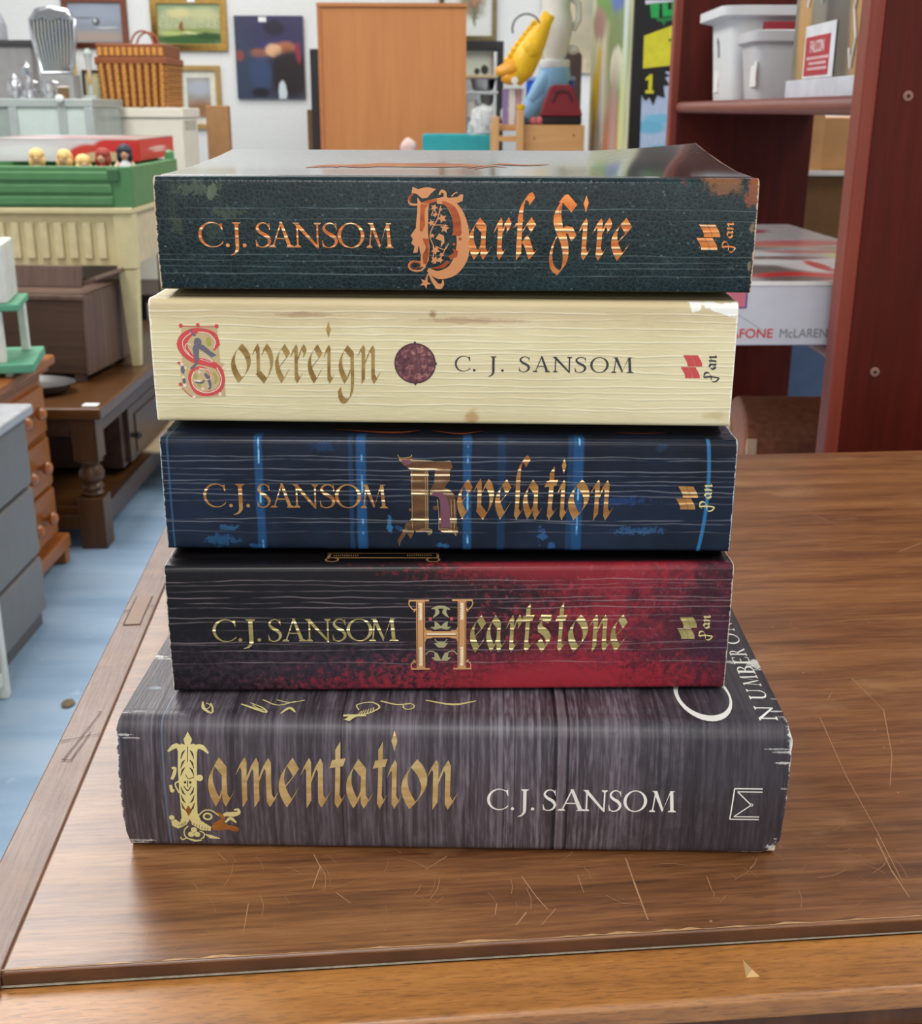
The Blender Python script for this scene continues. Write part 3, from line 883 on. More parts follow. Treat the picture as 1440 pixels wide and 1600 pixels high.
cr = creases(m, [(34.2, 1), (33, .9), (29.6, 1), (27.6, .5), (25.6, .9), (24.4, .7), (22, .9), (20.5, .8), (18, .4), (11.6, 1), (10.4, .9), (7, .4)], X, ZB, .0017, .00024, 21)
cr = m.ma('MULTIPLY', cr, m.sm(Y, .003, .0))
col = m.mix(m.ma('MULTIPLY', cr, .30), col, L((150, 158, 172)))
col = m.mix(m.ma('MULTIPLY', m.sm(m.ma('ABSOLUTE', m.ma('SUBTRACT', YZ, .0405)), .0011, .0002), m.sm(rag, .45, .66)), col, L((92, 134, 152)))  # bluish highlight along the rounded top edge, painted into the cover colour
edge_l = m.ma('ABSOLUTE', m.ma('ADD', X, .0965))
col = m.mix(m.ma('MULTIPLY', m.sm(edge_l, .0005, .0001), .6), col, L((58, 104, 140)))
col = wear_ends(m, col, X, Z, .099, (170, 188, 196), .00035)
m.set(col=col, ro=.26, sp=.3)
m.bump(m.ma('ADD', cr, m.ma('MULTIPLY', m.noise(m.sc((100, 700, 700)), 1, 3), .35)), .3, .0005)
NAVY = m.m
# ---- black fading to mottled red
m = N('black_red_cover')
X, Y, Z = m.xyz()
ZB = m.ma('SUBTRACT', Z, .0012)
rag = m.noise(m.co(), 90, 6, .72)
fine = m.noise(m.co(), 420, 5, .7)
xx = m.ma('ADD', X, m.ma('ADD', m.ma('ADD', m.ma('MULTIPLY', m.ma('SUBTRACT', fine, .5), .09), m.ma('MULTIPLY', m.ma('SUBTRACT', rag, .5), .10)), m.ma('MULTIPLY', m.ma('SUBTRACT', .022, ZB), .55)))
f = m.ma('MULTIPLY', m.ma('ADD', xx, .1), 5)
col = m.ramp(f, [(.0, (20, 17, 20)), (.40, (27, 22, 26)), (.56, (46, 26, 33)), (.66, (112, 32, 42)), (.76, (146, 40, 50)), (.86, (92, 32, 45)), (1.0, (50, 27, 40))])
col = m.mix(m.ma('MULTIPLY', m.sm(fine, .52, .72), m.ma('MULTIPLY', m.sm(X, -.02, .03), .5)), col, L((196, 84, 92)))
col = m.mix(m.ma('MULTIPLY', m.sm(m.noise(m.co(), 60, 6, .75), .54, .40), m.ma('MULTIPLY', m.sm(X, -.01, .03), .7)), col, L((48, 22, 32)))
col = blob(m, col, X, ZB, -38, 7, 46, 9, (70, 52, 66), .9, .6, fine, 3)
col = blob(m, col, X, ZB, -30, 2, 26, 3, (104, 38, 52), .7, .7, fine, 3)
col = blob(m, col, X, ZB, 40, 4, 52, 7, (168, 44, 58), .8, .75, fine, 3)
col = blob(m, col, X, ZB, 30, 47, 30, 4, (150, 36, 46), .8, .7, fine, 3)
col = blob(m, col, X, ZB, 96, 12, 8, 14, (74, 40, 58), .8, .6, rag)
col = m.mix(m.sm(Y, .0015, .005), col, L((18, 16, 18)))
cr = creases(m, [(42.4, 1), (41, .5), (36, .9), (34.4, 1), (32.4, 1), (28.8, .8), (27, .9), (24, .4), (19.2, 1), (18.2, .6), (16, 1), (11.2, 1), (39, .5)], X, ZB, .0017, .00024, 31)
cr = m.ma('MULTIPLY', cr, m.sm(Y, .003, .0))
col = m.mix(m.ma('MULTIPLY', cr, .30), col, L((172, 156, 162)))
col = wear_ends(m, col, X, Z, .099, (214, 196, 180), .00035)
m.set(col=col, ro=.32, sp=.3)
m.bump(m.ma('ADD', cr, m.ma('MULTIPLY', fine, .35)), .3, .0005)
BLACKRED = m.m
# ---- grey weathered-board print
m = N('grey_board_cover')
X, Y, Z = m.xyz()
ZY = m.ma('SUBTRACT', Z, Y)
st1 = m.noise(m.vec(m.ma('MULTIPLY', X, 620), 0, m.ma('MULTIPLY', ZY, 16)), 1, 4, .6)
st2 = m.noise(m.vec(m.ma('MULTIPLY', X, 150), 4, m.ma('MULTIPLY', ZY, 6)), 1, 4, .6)
st3 = m.noise(m.vec(m.ma('MULTIPLY', X, 900), 9, m.ma('MULTIPLY', ZY, 110)), 1, 3, .6)
rag = m.noise(m.co(), 120, 5, .7)
band = m.ramp(m.ma('ADD', m.ma('MULTIPLY', X, 4), .5), [(.0, (0, 0, 0)), (.05, (60, 60, 60)), (.28, (70, 70, 70)), (.5, (105, 105, 105)), (.57, (175, 175, 175)), (.72, (165, 165, 165)), (.79, (60, 60, 60)), (1, (20, 20, 20))])
base = m.mix(m.sm(st2, .3, .7), L((44, 37, 43)), L((76, 67, 74)))
col = m.mix(m.ma('MULTIPLY', m.sm(m.ma('ADD', m.ma('MULTIPLY', st1, .6), m.ma('MULTIPLY', st3, .4)), .42, .7), m.ma('ADD', .30, m.ma('MULTIPLY', band, .9))), base, L((156, 145, 156)))
for u_, w_, c, s_ in ((35.4, .7, (20, 16, 20), .95), (37.8, 1.1, (118, 106, 112), .5), (39.8, .5, (24, 19, 24), .9), (-38.5, .4, (28, 24, 30), .8), (16.5, 1.0, (128, 124, 132), .5), (-100.5, .35, (96, 112, 132), .8), (21.5, .3, (28, 24, 28), .8), (72.5, .35, (92, 92, 104), .5)):
    d = m.ma('ABSOLUTE', m.ma('SUBTRACT', m.ma('ADD', X, m.ma('MULTIPLY', m.ma('SUBTRACT', st2, .5), .0006)), u_ / 1000))
    col = m.mix(m.ma('MULTIPLY', m.sm(d, w_ / 800, w_ / 2000), s_), col, L(c))
col = blob(m, col, X, ZY, 106, 40, 34, 200, (38, 37, 43), .5, .55, rag)
# scuffed, flaking corners and the crease at the right end
col = wear_ends(m, col, X, Z, .1165, (232, 228, 220), .0007)
wr = m.noise(m.co(), 300, 5, .75)
for a in ((-115, 45.5, 3, .35, .7), (-111, 44.5, 3, .25, .5), (115, 2, 3, 4, 1), (111, .2, 8, .9, .8), (116.5, 48, 1.6, 5, 1), (114, 42.5, 3, .3, .6), (112, 43.5, 4, .25, .5), (114, 39, 3, .3, .8), (-114, 1.2, 4, .9, .9), (-110, 3, 5, .4, .7), (115, 30, 2, .3, .5)):
    col = blob(m, col, X, ZY, a[0], a[1], a[2], a[3], (220, 218, 214), .25, a[4] * .85, wr, 2.6)
col = blob(m, col, X, Y, -107.5, 24, 2.2, 1.3, (150, 172, 186), .5, .7, rag)
m.set(col=col, ro=m.ma('ADD', .36, m.ma('MULTIPLY', st3, .14)), sp=.5)
m.bump(m.ma('ADD', m.ma('MULTIPLY', st3, .7), m.ma('MULTIPLY', st1, .7)), .34, .0005)
BOARD = m.m

def la_end(z, side):
    """how far the battered ends draw in at this height"""
    v = z * 1000
    e = .0004 + .0006 * (math.sin(v * .9 + side) * .5 + .5) * .5
    if side > 0:
        e += .0050 * max(0, 1 - v / 6) ** 1.3 + .0012 * max(0, (v - 46) / 5) + .0022 * max(0, (6 - abs(v - 0)) / 6) + .0013 * (v / 51)* -1 + .0013
    else:
        e += .0016 * max(0, 1 - v / 12) + .0010 * max(0, (v - 46) / 5)
    return e
LAM = Book('book', 'thick grey wood-patterned book with gold title, lowest and widest in the stack', 234, 153, 51.2, 0, .0001, -.0026, .3610, -1.0, 6, 3.8, 1.6, BOARD, endx=la_end, t=.0005)
HEA = Book('book', 'black and red book with creased spine, second from the bottom of the stack', 198, 130, 49.2, 1.2, .0514, -.0036, .3838, 1.31, 2.2, 1.6, .5, BLACKRED)
REV = Book('book', 'navy blue book with worn blue bars and gold title, in the middle of the stack', 198, 130, 42.9, 2.2, .1009, -.0045, .3920, -.42, 2.0, 1.4, .4, NAVY)
SOV = Book('book', 'cream book with a round maroon seal, second from the top of the stack', 198, 130, 45.9, 3.4, .1440, -.0068, .3986, -1.53, 2.2, 1.6, .5, CREAM)
def df_lift(x, y):
    return .0045 * max(0, (y - .02) / .11) ** 1.6 + .0035 * max(0, (x - .05) / .05) ** 1.5 * max(0, (y - .03) / .1)
DFI = Book('book', 'dark green leather-look book with copper lettering, topmost of the stack', 198, 130, 39.4, 2.6, .1902, -.0025, .4009, -1.22, 2.4, 1.4, .6, GREEN, lift=df_lift)
# ---- inks and foils
def foil(name, c, c2, ro=.3, me=.75, zs=None, foot=0):
    m = N(name)
    X, Y, Z = m.xyz()
    v = m.noise(m.sc((60, 60, 260)), 1, 3)
    m.set(col=m.mix(m.sm(v, .35, .65), L(c), L(c2)), me=me, ro=ro)
    if zs:
        cr = creases(m, [(a, b) for a, b in zs], X, m.ma('SUBTRACT', Z, foot / 1000), .0009, .0004, 5)
        m.put(m.b.inputs['Base Color'], m.mix(m.ma('MULTIPLY', cr, .8), m.mix(m.sm(v, .35, .65), L(c), L(c2)), L((255, 236, 190))))  # bright reflections at the creases are put into the foil's colour
        m.bump(cr, .7, .0006)
    return m.m
COPPER = foil('copper_foil', (196, 104, 44), (222, 138, 72), .34, .55, [(12.5, .8), (14.5, .7), (20, .8), (22, .6), (17.5, .5), (26, .7)], 2.6)
COPTAN = mat('copper_tan_print', (214, 142, 88), .5)
COPRED = foil('copper_red_foil', (146, 62, 22), (176, 84, 36), .35, .4)
GOLD_R = foil('orange_gold_foil', (176, 112, 56), (206, 150, 84), .3, .6, [(33, 1), (29.6, 1), (25.6, 1), (22, 1), (20.5, 1), (18, .6), (11.6, 1)], 2.2)
GOLD_H = foil('green_gold_foil', (176, 154, 88), (206, 186, 120), .3, .6, [(32.4, 1), (28.8, .9), (27, 1), (24, .8), (19.2, 1), (16, 1), (36, .6)], 1.2)
GOLD_L = foil('antique_gold_foil', (196, 160, 100), (222, 192, 134), .34, .5)
GOLD_LT = mat('pale_gold_print', (214, 200, 136), .5)
BROWNINK = foil('faded_brown_gold', (142, 106, 52), (178, 146, 84), .4, .3)
INK = mat('dark_grey_ink', (60, 55, 62), .6)
REDINK = mat('red_ink', (206, 74, 72), .6)
PINKINK = mat('pale_red_ink', (226, 128, 112), .6)
WHITEINK = mat('white_ink', (236, 234, 226), .6)
# ---- topmost book: lettering
def dmap(x, y): return (-15.5 + (x - 160) * .02554, 33.6 - (y - 120) * .02472)
word([('C', -85, -76.7), ('.', -76, -74.7), ('J', -74.6, -70.8), ('.', -70.4, -69.1), ('S', -66, -60.8), ('A', -61.6, -53.1), ('N', -53.4, -44.2), ('S', -43.9, -38.6), ('O', -38.7, -29.8), ('M', -29.2, -20.1)], 14.1, 8.1, 'r').build('author_lettering', DFI.spine, COPPER, DFI.root)
word([('a', 4.6, 12.6), ('r', 12.8, 18.7), ('k', 19.2, 27.7), ('F', 31.4, 40.2), ('i', 40.7, 45.2), ('r', 45.4, 51.8), ('e', 51.7, 58.3)], 10.4, 14, 'b', .27).build('title_lettering', DFI.spine, COPPER, DFI.root)
g = G()
g.poly([(290, 240), (330, 300), (445, 310), (428, 420), (425, 700), (445, 900), (432, 1060), (390, 1150), (320, 1160), (330, 1000), (300, 850), (270, 620), (285, 450)])
g.rib([(540, 290), (680, 300), (800, 450), (865, 650), (880, 850), (850, 1030), (740, 1200), (560, 1260), (420, 1190)], [70, 110, 160, 170, 170, 180, 150, 110, 50])
g.poly([(230, 110), (300, 140), (380, 120), (430, 115), (530, 140), (470, 190), (420, 250), (350, 260), (280, 200), (215, 190)])
g.rib([(570, 215), (600, 165), (645, 190), (640, 290)], [20, 36, 40, 40])
g.poly([(690, 250), (800, 240), (850, 200), (880, 210), (870, 290), (780, 325)]).rib([(730, 230), (770, 190), (800, 180)], [16, 14, 18])
g.poly([(270, 640), (200, 740), (230, 790), (205, 840), (250, 880), (230, 970), (290, 960), (300, 880), (375, 850), (310, 760)])
g.rib([(390, 1140), (330, 1200), (220, 1200), (170, 1140), (220, 1080), (330, 1090)], [20, 24, 24, 24, 20, 14]).rib([(300, 340), (200, 330), (185, 260), (230, 200)], [24, 30, 30, 20])
g.rib([(455, 1170), (430, 1240), (390, 1320)], [16, 18, 14]).star((385, 1370), 78, 5, .42, 80)
g.rib([(430, 1230), (490, 1340), (560, 1420), (610, 1390), (615, 1330)], [14, 50, 70, 40, 20]).poly([(500, 1380), (520, 1450), (560, 1410), (600, 1450), (620, 1380)])
# vine and flowers in the bowl
g.rib([(590, 350), (550, 520), (480, 640), (452, 760), (500, 900), (480, 1100)], [14, 14, 14, 12, 12, 12]).rib([(500, 600), (600, 600), (680, 610)], 12).rib([(470, 480), (500, 410), (550, 470)], 12).rib([(520, 880), (640, 920), (690, 840)], 12).rib([(490, 1110), (600, 1010), (660, 880)], 12)
for c_, r_ in (((505, 375), 48), ((610, 515), 62), ((470, 575), 48), ((640, 645), 62), ((515, 470), 34), ((520, 930), 62), ((510, 1060), 55), ((580, 1060), 46), ((590, 400), 26), ((480, 740), 34), ((600, 990), 36)):
    g.star(c_, r_, 5, .5, c_[0])
g.poly([(520, 780), (570, 710), (630, 740), (640, 830), (590, 890), (600, 810), (550, 790)])
init = G().put(g, dmap)
init.build('initial_letter', DFI.spine, COPTAN, DFI.root)
g = G()
g.poly([(330, 330), (438, 335), (392, 385), (380, 480), (388, 600), (350, 690), (318, 680), (325, 500)]).poly([(352, 775), (432, 785), (432, 1000), (402, 1120), (360, 1110), (352, 1000), (400, 900)])
g.rib([(610, 300), (730, 380), (790, 520), (805, 720)], [30, 80, 100, 110]).poly([(740, 900), (815, 940), (800, 1010), (720, 1060), (690, 1010), (760, 960)]).rib([(690, 1080), (600, 1150), (480, 1170)], [50, 50, 20])
g.rib([(200, 320), (190, 250), (235, 200)], [20, 34, 20]).rib([(330, 310), (450, 300), (540, 270)], [10, 46, 40]).rib([(330, 1130), (240, 1190), (190, 1140), (230, 1090), (320, 1100)], [12, 14, 22, 24, 24]).poly([(740, 700), (860, 710), (840, 740), (740, 735)]).disc((840, 780), 20).disc((760, 850), 20)
G().put(g, dmap).build('initial_shading', DFI.spine, COPRED, DFI.root, .00016)
pan_emblem(79.5, 87, 14.1, 22.6).build('publisher_emblem', DFI.spine, COPPER, DFI.root)
pan_word(88, 92.8, 13.3, 23.7).build('publisher_lettering', DFI.spine, COPPER, DFI.root)
g = G()
rd = random.Random(5)
for i in range(26):
    t = i / 25; u0 = -50 + 62 * t; w0 = 55 + 10 * math.sin(t * 3.1)
    g.rib([(u0 - 6, w0 - rd.uniform(0, 8)), (u0, w0 + rd.uniform(0, 8)), (u0 + 6, w0 - rd.uniform(-3, 6))], [1, rd.uniform(2, 5), 1])
g.poly([(-50, 52), (-44, 55), (-36, 51), (-30, 55), (-6, 54), (0, 57), (8, 60), (2, 68), (-12, 72), (-32, 70), (-44, 64)])
g.rib([(14, 72), (24, 66), (34, 70)], [6, 5, 1])
g.build('cover_foil', DFI.top, COPPER, DFI.root, .00015)
# ---- cream book
def smap(x, y): return (-89 + (x - 225) * .01898, 34 - (y - 165) * .02065)
word([('o', -72, -65.1), ('v', -64.7, -57.4), ('e', -56.9, -51.6), ('r', -51.7, -45.9), ('e', -45.7, -40.5), ('i', -40.3, -36.4), ('g', -35.7, -29.8), ('n', -28.9, -20.7)], 13.6, 14.4, 'b', .2).build('title_lettering', SOV.spine, BROWNINK, SOV.root)
word([('C', 4.5, 9.8), ('.', 10.7, 11.6), ('J', 15.9, 18.6), ('.', 20.3, 21.2), ('S', 26.3, 30.1), ('A', 31, 37), ('N', 37.7, 44.2), ('S', 45.2, 49.2), ('O', 50.4, 56.7), ('M', 57.6, 65.2)], 18.7, 5.3, 'r').build('author_lettering', SOV.spine, INK, SOV.root)
G().put(G().poly([(265, 215), (905, 215), (925, 790), (985, 800), (985, 1370), (420, 1400), (200, 1230), (200, 800), (235, 790)]), smap).build('initial_panel', SOV.spine, mat('faded_tan_ink', (196, 172, 126), .6), SOV.root)
g = G()
g.rib([(820, 590), (900, 480), (840, 330), (640, 265), (450, 290), (300, 400), (260, 520), (330, 650), (480, 760), (700, 800), (880, 880), (950, 1060), (880, 1250), (640, 1330), (450, 1280), (360, 1080), (420, 930), (580, 880), (720, 960), (720, 1050)], [40, 70, 80, 70, 110, 170, 190, 160, 110, 120, 100, 90, 90, 80, 80, 70, 60, 40, 40, 30])
g.disc((258, 190), 36).disc((565, 180), 34).disc((900, 195), 36).poly([(150, 490), (225, 450), (225, 530)]).poly([(905, 460), (950, 490), (905, 530)]).poly([(135, 800), (200, 780), (200, 850)]).disc((180, 1170), 34).rib([(258, 195), (565, 205), (900, 200)], 14).rib([(200, 1230), (310, 1340), (420, 1400)], 16)
G().put(g, smap).build('initial_letter', SOV.spine, REDINK, SOV.root, .00013)
g = G()
g.rib([(440, 300), (280, 430), (300, 600), (440, 720)], 12).rib([(420, 500), (350, 480), (310, 560), (380, 660)], 12).rib([(560, 290), (740, 310), (860, 430), (830, 560)], 14).rib([(540, 890), (700, 930), (740, 1060), (640, 1090)], 14).rib([(860, 880), (930, 1060), (860, 1230), (640, 1310), (440, 1230), (390, 1080), (440, 950)], 16)
for i in range(4): g.rib([(570, 620 + 40 * i), (680 + 20 * i, 680 + 36 * i), (800, 780)], 8)
g.disc((890, 1330), 34).disc((410, 1380), 30).disc((985, 880), 26).disc((230, 830), 28).disc((290, 890), 24).disc((240, 1050), 28).disc((255, 1180), 32).disc((540, 960), 22).rib([(430, 1100), (520, 1110), (560, 1080)], [10, 40, 10]).disc((580, 1240), 24).disc((690, 1200), 20)
G().put(g, smap).build('initial_highlights', SOV.spine, mat('ivory_ink', (238, 214, 196), .6), SOV.root, .00017)
g = G()
g.disc((545, 460), (70, 75)).poly([(480, 500), (640, 500), (760, 600), (870, 670), (780, 710), (650, 620), (560, 570), (540, 760), (480, 800), (440, 560)]).rib([(430, 250), (470, 340), (520, 330)], 30).rib([(520, 790), (420, 880), (380, 900)], [50, 40, 20]).rib([(640, 980), (690, 1060), (720, 1180), (690, 1250)], [60, 60, 50, 30]).rib([(450, 1130), (560, 1140), (620, 1100)], 30).disc((240, 920), (36, 70)).disc((250, 1110), (30, 50))
G().put(g, smap).build('initial_figure', SOV.spine, mat('slate_ink', (104, 100, 112), .6), SOV.root, .00019)
G().put(G().disc((740, 450), (50, 75)).rib([(790, 960), (840, 1060), (800, 1150)], [50, 60, 30]).disc((460, 1030), 40).disc((520, 1180), (40, 30)), smap).build('initial_leaves', SOV.spine, mat('olive_ink', (168, 160, 78), .6), SOV.root, .00019)
g = G().ring((-9, 21.3), (7.1, 7.0), (6.6, 6.5)).poly([(-9.7, 28), (-9, 29), (-8.3, 28)]).poly([(-9.7, 14.6), (-9, 13.6), (-8.2, 14.6)]).poly([(-2.2, 22), (-1.4, 21.3), (-2.2, 20.5)])
g.build('seal_rim', SOV.spine, mat('seal_dark_ink', (78, 38, 46), .5), SOV.root, .00012)
sealm = N('seal_print')
sn = sealm.noise(sealm.co(), 520, 5, .7)
sealm.set(col=sealm.ramp(sn, [(.35, (72, 36, 44)), (.52, (108, 56, 62)), (.66, (176, 120, 112))]), ro=.45)
sealm.bump(sn, .5, .0006)
G().disc((-9, 21.3), (6.7, 6.6), 28).build('round_seal', SOV.spine, sealm.m, SOV.root, .00011)
pan_emblem(80.9, 87.9, 17.1, 25.2).build('publisher_emblem', SOV.spine, REDINK, SOV.root)
pan_word(88.7, 94.4, 15.7, 25.5).build('publisher_lettering', SOV.spine, INK, SOV.root)
# ---- navy book
def rmap(x, y): return (-18 + (x - 190) * .0234, 1.4 + (1480 - y) * .0248)
word([('C', -85.1, -77.2), ('.', -76.3, -75), ('J', -75, -70.6), ('.', -70.3, -69), ('S', -66.4, -61.7), ('A', -61.8, -53.5), ('N', -53.9, -45.1), ('S', -44.6, -39.2), ('O', -39.3, -30.2), ('M', -30.4, -20.9)], 15.8, 8.6, 'r').build('author_lettering', REV.spine, GOLD_R, REV.root)
word([('e', 3.1, 8.5), ('v', 8.7, 15.9), ('e', 16.3, 21.9), ('l', 22.2, 28.3), ('a', 26, 33.1), ('t', 33.3, 38.1), ('i', 37.7, 41.9), ('o', 41.7, 49), ('n', 49.2, 57.7)], 11.8, 15, 'b', .27).build('title_lettering', REV.spine, GOLD_R, REV.root)
g = G()
g.poly([(405, 330), (670, 330), (670, 1200), (400, 1240), (415, 900)]).poly([(215, 110), (260, 170), (400, 150), (430, 110), (440, 190), (700, 200), (760, 210), (900, 210), (990, 200), (1030, 290), (990, 330), (420, 340), (300, 270), (240, 200)])
g.poly([(770, 330), (990, 330), (985, 480), (900, 600), (690, 640), (750, 520)]).rib([(690, 680), (830, 660), (940, 740), (960, 950), (950, 1210)], [60, 160, 240, 250, 280])
g.poly([(410, 1060), (330, 1120), (300, 1210), (200, 1380), (225, 1480), (250, 1400), (340, 1270), (400, 1360), (440, 1280), (460, 1180)]).poly([(450, 1200), (700, 1200), (715, 1270), (670, 1300), (630, 1250), (480, 1260)]).poly([(815, 1210), (1010, 1210), (1110, 1170), (1105, 1280), (1080, 1315), (1030, 1270), (880, 1260)])
g.disc((770, 890), 36).disc((400, 920), 26)
G().put(g, rmap).build('initial_letter', REV.spine, foil('brown_foil', (96, 62, 40), (126, 86, 52), .32, .5, [(33, .9), (29.6, 1), (28, 1), (25.6, 1), (22, 1), (20.8, 1), (11.6, 1), (10.6, .9), (7.2, .8)], 2.2), REV.root)
g = G().rib([(720, 690), (840, 700), (900, 800), (920, 950), (920, 1180)], [30, 90, 120, 130, 140]).poly([(270, 190), (400, 190), (420, 250), (330, 270)])
G().put(g, rmap).build('initial_inlay', REV.spine, mat('plum_print', (116, 66, 84), .5), REV.root, .00015)
g = G()
for P in ([(425, 340), (425, 1200)], [(625, 340), (625, 1200)], [(655, 340), (655, 1200)], [(1000, 760), (1010, 1000), (1000, 1200)], [(1050, 760), (1060, 1000), (1050, 1200)], [(800, 760), (820, 1000), (820, 1220)], [(220, 120), (260, 165), (400, 150), (430, 115)], [(540, 1210), (700, 1210), (710, 1270), (660, 1290)], [(820, 1210), (900, 1200), (1030, 1230), (1080, 1310)], [(250, 1230), (350, 1210)]):
    g.rib(P, 9)
G().put(g, rmap).build('initial_outline', REV.spine, foil('gold_outline_foil', (190, 156, 96), (214, 184, 130), .3, .7), REV.root, .00018)
pan_emblem(78.8, 86.2, 16, 24.7).build('publisher_emblem', REV.spine, GOLD_R, REV.root)
pan_word(87, 92.8, 15.2, 25.8).build('publisher_lettering', REV.spine, GOLD_LT, REV.root)
G().rib([(-40, 12), (-20, 8), (-10, 11)], [.6, 2.2, .6]).rib([(-6, 11), (4, 7), (12, 11)], [.5, 1.6, .5]).rib([(58, 10), (68, 8.5), (78, 11)], [.5, 1, .5]).build('cover_foil', REV.top, COPRED, REV.root)
# ---- black and red book
def hmap(x, y): return (-14.6 + (x - 235) * .02475, 35.6 - (y - 210) * .02765)
word([('C', -83.6, -75.3), ('.', -74.8, -73.4), ('J', -73.2, -68.5), ('.', -68.1, -66.8), ('S', -64.2, -59.4), ('A', -59.3, -50.8), ('N', -51, -42.1), ('S', -41.6, -36.6), ('O', -36.6, -27.5), ('M', -28.7, -18.4)], 19.8, 8.6, 'r').build('author_lettering', HEA.spine, GOLD_H, HEA.root)
word([('e', 6.9, 12.6), ('a', 12.7, 19.7), ('r', 19.6, 25.3), ('t', 24.9, 29.7), ('s', 29.8, 36.1), ('t', 36.9, 41.3), ('o', 41.7, 48.7), ('n', 48.9, 57.4), ('e', 56.8, 62.7)], 14.9, 14.8, 'b', .25).build('title_lettering', HEA.spine, GOLD_H, HEA.root)
g = G()
for x0 in (340, 930):
    g.poly([(x0, 230), (x0 + 120, 230), (x0 + 120, 1180), (x0, 1180)])
g.poly([(235, 215), (525, 215), (525, 240), (235, 240)]).poly([(850, 210), (1140, 210), (1140, 236), (850, 236)]).poly([(260, 1175), (530, 1175), (530, 1198), (260, 1198)]).poly([(865, 1175), (1130, 1175), (1130, 1198), (865, 1198)])
g.poly([(460, 650), (930, 650), (930, 740), (460, 740)]).rib([(460, 600), (480, 640), (560, 650)], 18).rib([(930, 600), (910, 640), (830, 650)], 18).rib([(460, 790), (480, 750), (560, 738)], 18).rib([(930, 790), (910, 750), (830, 738)], 18)
for sx, cx in ((1, 295), (-1, 1085)):
    g.rib([(cx + sx * 20, 225), (cx - sx * 40, 230), (cx - sx * 55, 280), (cx, 350), (cx + sx * 40, 340), (cx + sx * 10, 380)], 16).rib([(cx + sx * 20, 1190), (cx - sx * 20, 1180), (cx - sx * 35, 1130), (cx, 1080), (cx + sx * 30, 1090), (cx, 1050)], 16)
G().put(g, hmap).build('initial_letter', HEA.spine, mat('warm_gold_print', (206, 152, 96), .45), HEA.root)
g = G()
for x0 in (372, 960):
    g.poly([(x0, 260), (x0 + 50, 260), (x0 + 50, 490), (x0, 490)]).poly([(x0, 880), (x0 + 50, 870), (x0 + 50, 1140), (x0, 1140)])
g.poly([(490, 675), (900, 675), (900, 700), (490, 700)])
G().put(g, hmap).build('initial_highlights', HEA.spine, mat('cream_print', (244, 220, 182), .5), HEA.root, .00014)
g = G()
for x0 in (352, 438, 942, 1032): g.poly([(x0, 250), (x0 + 10, 250), (x0 + 10, 1150), (x0, 1150)])
for x0 in (372, 960):
    for i in range(9):
        g.poly([(x0, 285 + i * 22), (x0 + 18, 285 + i * 22), (x0 + 18, 292 + i * 22), (x0, 292 + i * 22)]).poly([(x0, 900 + i * 24), (x0 + 18, 900 + i * 24), (x0 + 18, 907 + i * 24), (x0, 907 + i * 24)])
g.poly([(470, 705), (920, 705), (920, 714), (470, 714)])
G().put(g, hmap).build('initial_shading', HEA.spine, mat('oxblood_print', (96, 36, 34), .5), HEA.root, .00018)
g = G()
g.rib([(560, 340), (640, 320), (740, 320), (820, 350)], [16, 40, 40, 16]).rib([(620, 335), (640, 390), (580, 460)], [40, 60, 10]).rib([(760, 335), (740, 390), (800, 460)], [40, 60, 10])
g.poly([(540, 590), (600, 590), (600, 510), (640, 530), (690, 580), (740, 530), (790, 510), (780, 590), (840, 590), (780, 630), (690, 610), (600, 630)]).poly([(590, 820), (690, 800), (790, 820), (740, 880), (650, 880)])
g.poly([(550, 1020), (600, 1020), (590, 940), (640, 960), (690, 1060), (740, 960), (800, 940), (790, 1020), (840, 1020), (780, 1070), (610, 1070)]).rib([(470, 980), (520, 930), (600, 945)], 14).rib([(920, 980), (870, 930), (790, 945)], 14).rib([(600, 760), (640, 800), (690, 800), (740, 800), (780, 760)], 12)
G().put(g, hmap).build('initial_leaves', HEA.spine, mat('sage_print', (166, 160, 116), .5), HEA.root, .00012)
G().put(G().disc((540, 478), (24, 26)).disc((842, 478), (24, 26)), hmap).build('initial_beads', HEA.spine, REDINK, HEA.root, .00015)
pan_emblem(80.3, 87.1, 19.9, 28.7).build('publisher_emblem', HEA.spine, GOLD_H, HEA.root)
pan_word(88, 93.4, 19.2, 29.5).build('publisher_lettering', HEA.spine, GOLD_LT, HEA.root)
g = G().rib([(-43, 8), (-4, 7.4)], .8).rib([(-43.6, 12.5), (-4, 12)], .8).ring((-41.5, 6), (2.5, 2.2), (1.9, 1.6)).ring((-6, 5.5), (2.5, 2.2), (1.9, 1.6)).poly([(-43.5, 8), (-43, 12.5), (-42, 12.5), (-42.5, 8)]).poly([(-4.8, 8), (-5, 12.5), (-4, 12.5), (-3.8, 8)])
for i in range(12): g.rib([(-41 + i * .75, 9.4), (-41 + i * .75, 11)], .35).rib([(-15 + i * .75, 9.4), (-15 + i * .75, 11)], .35)
g.build('cover_foil', HEA.top, mat('dull_gold_print', (150, 112, 72), .5), HEA.root)
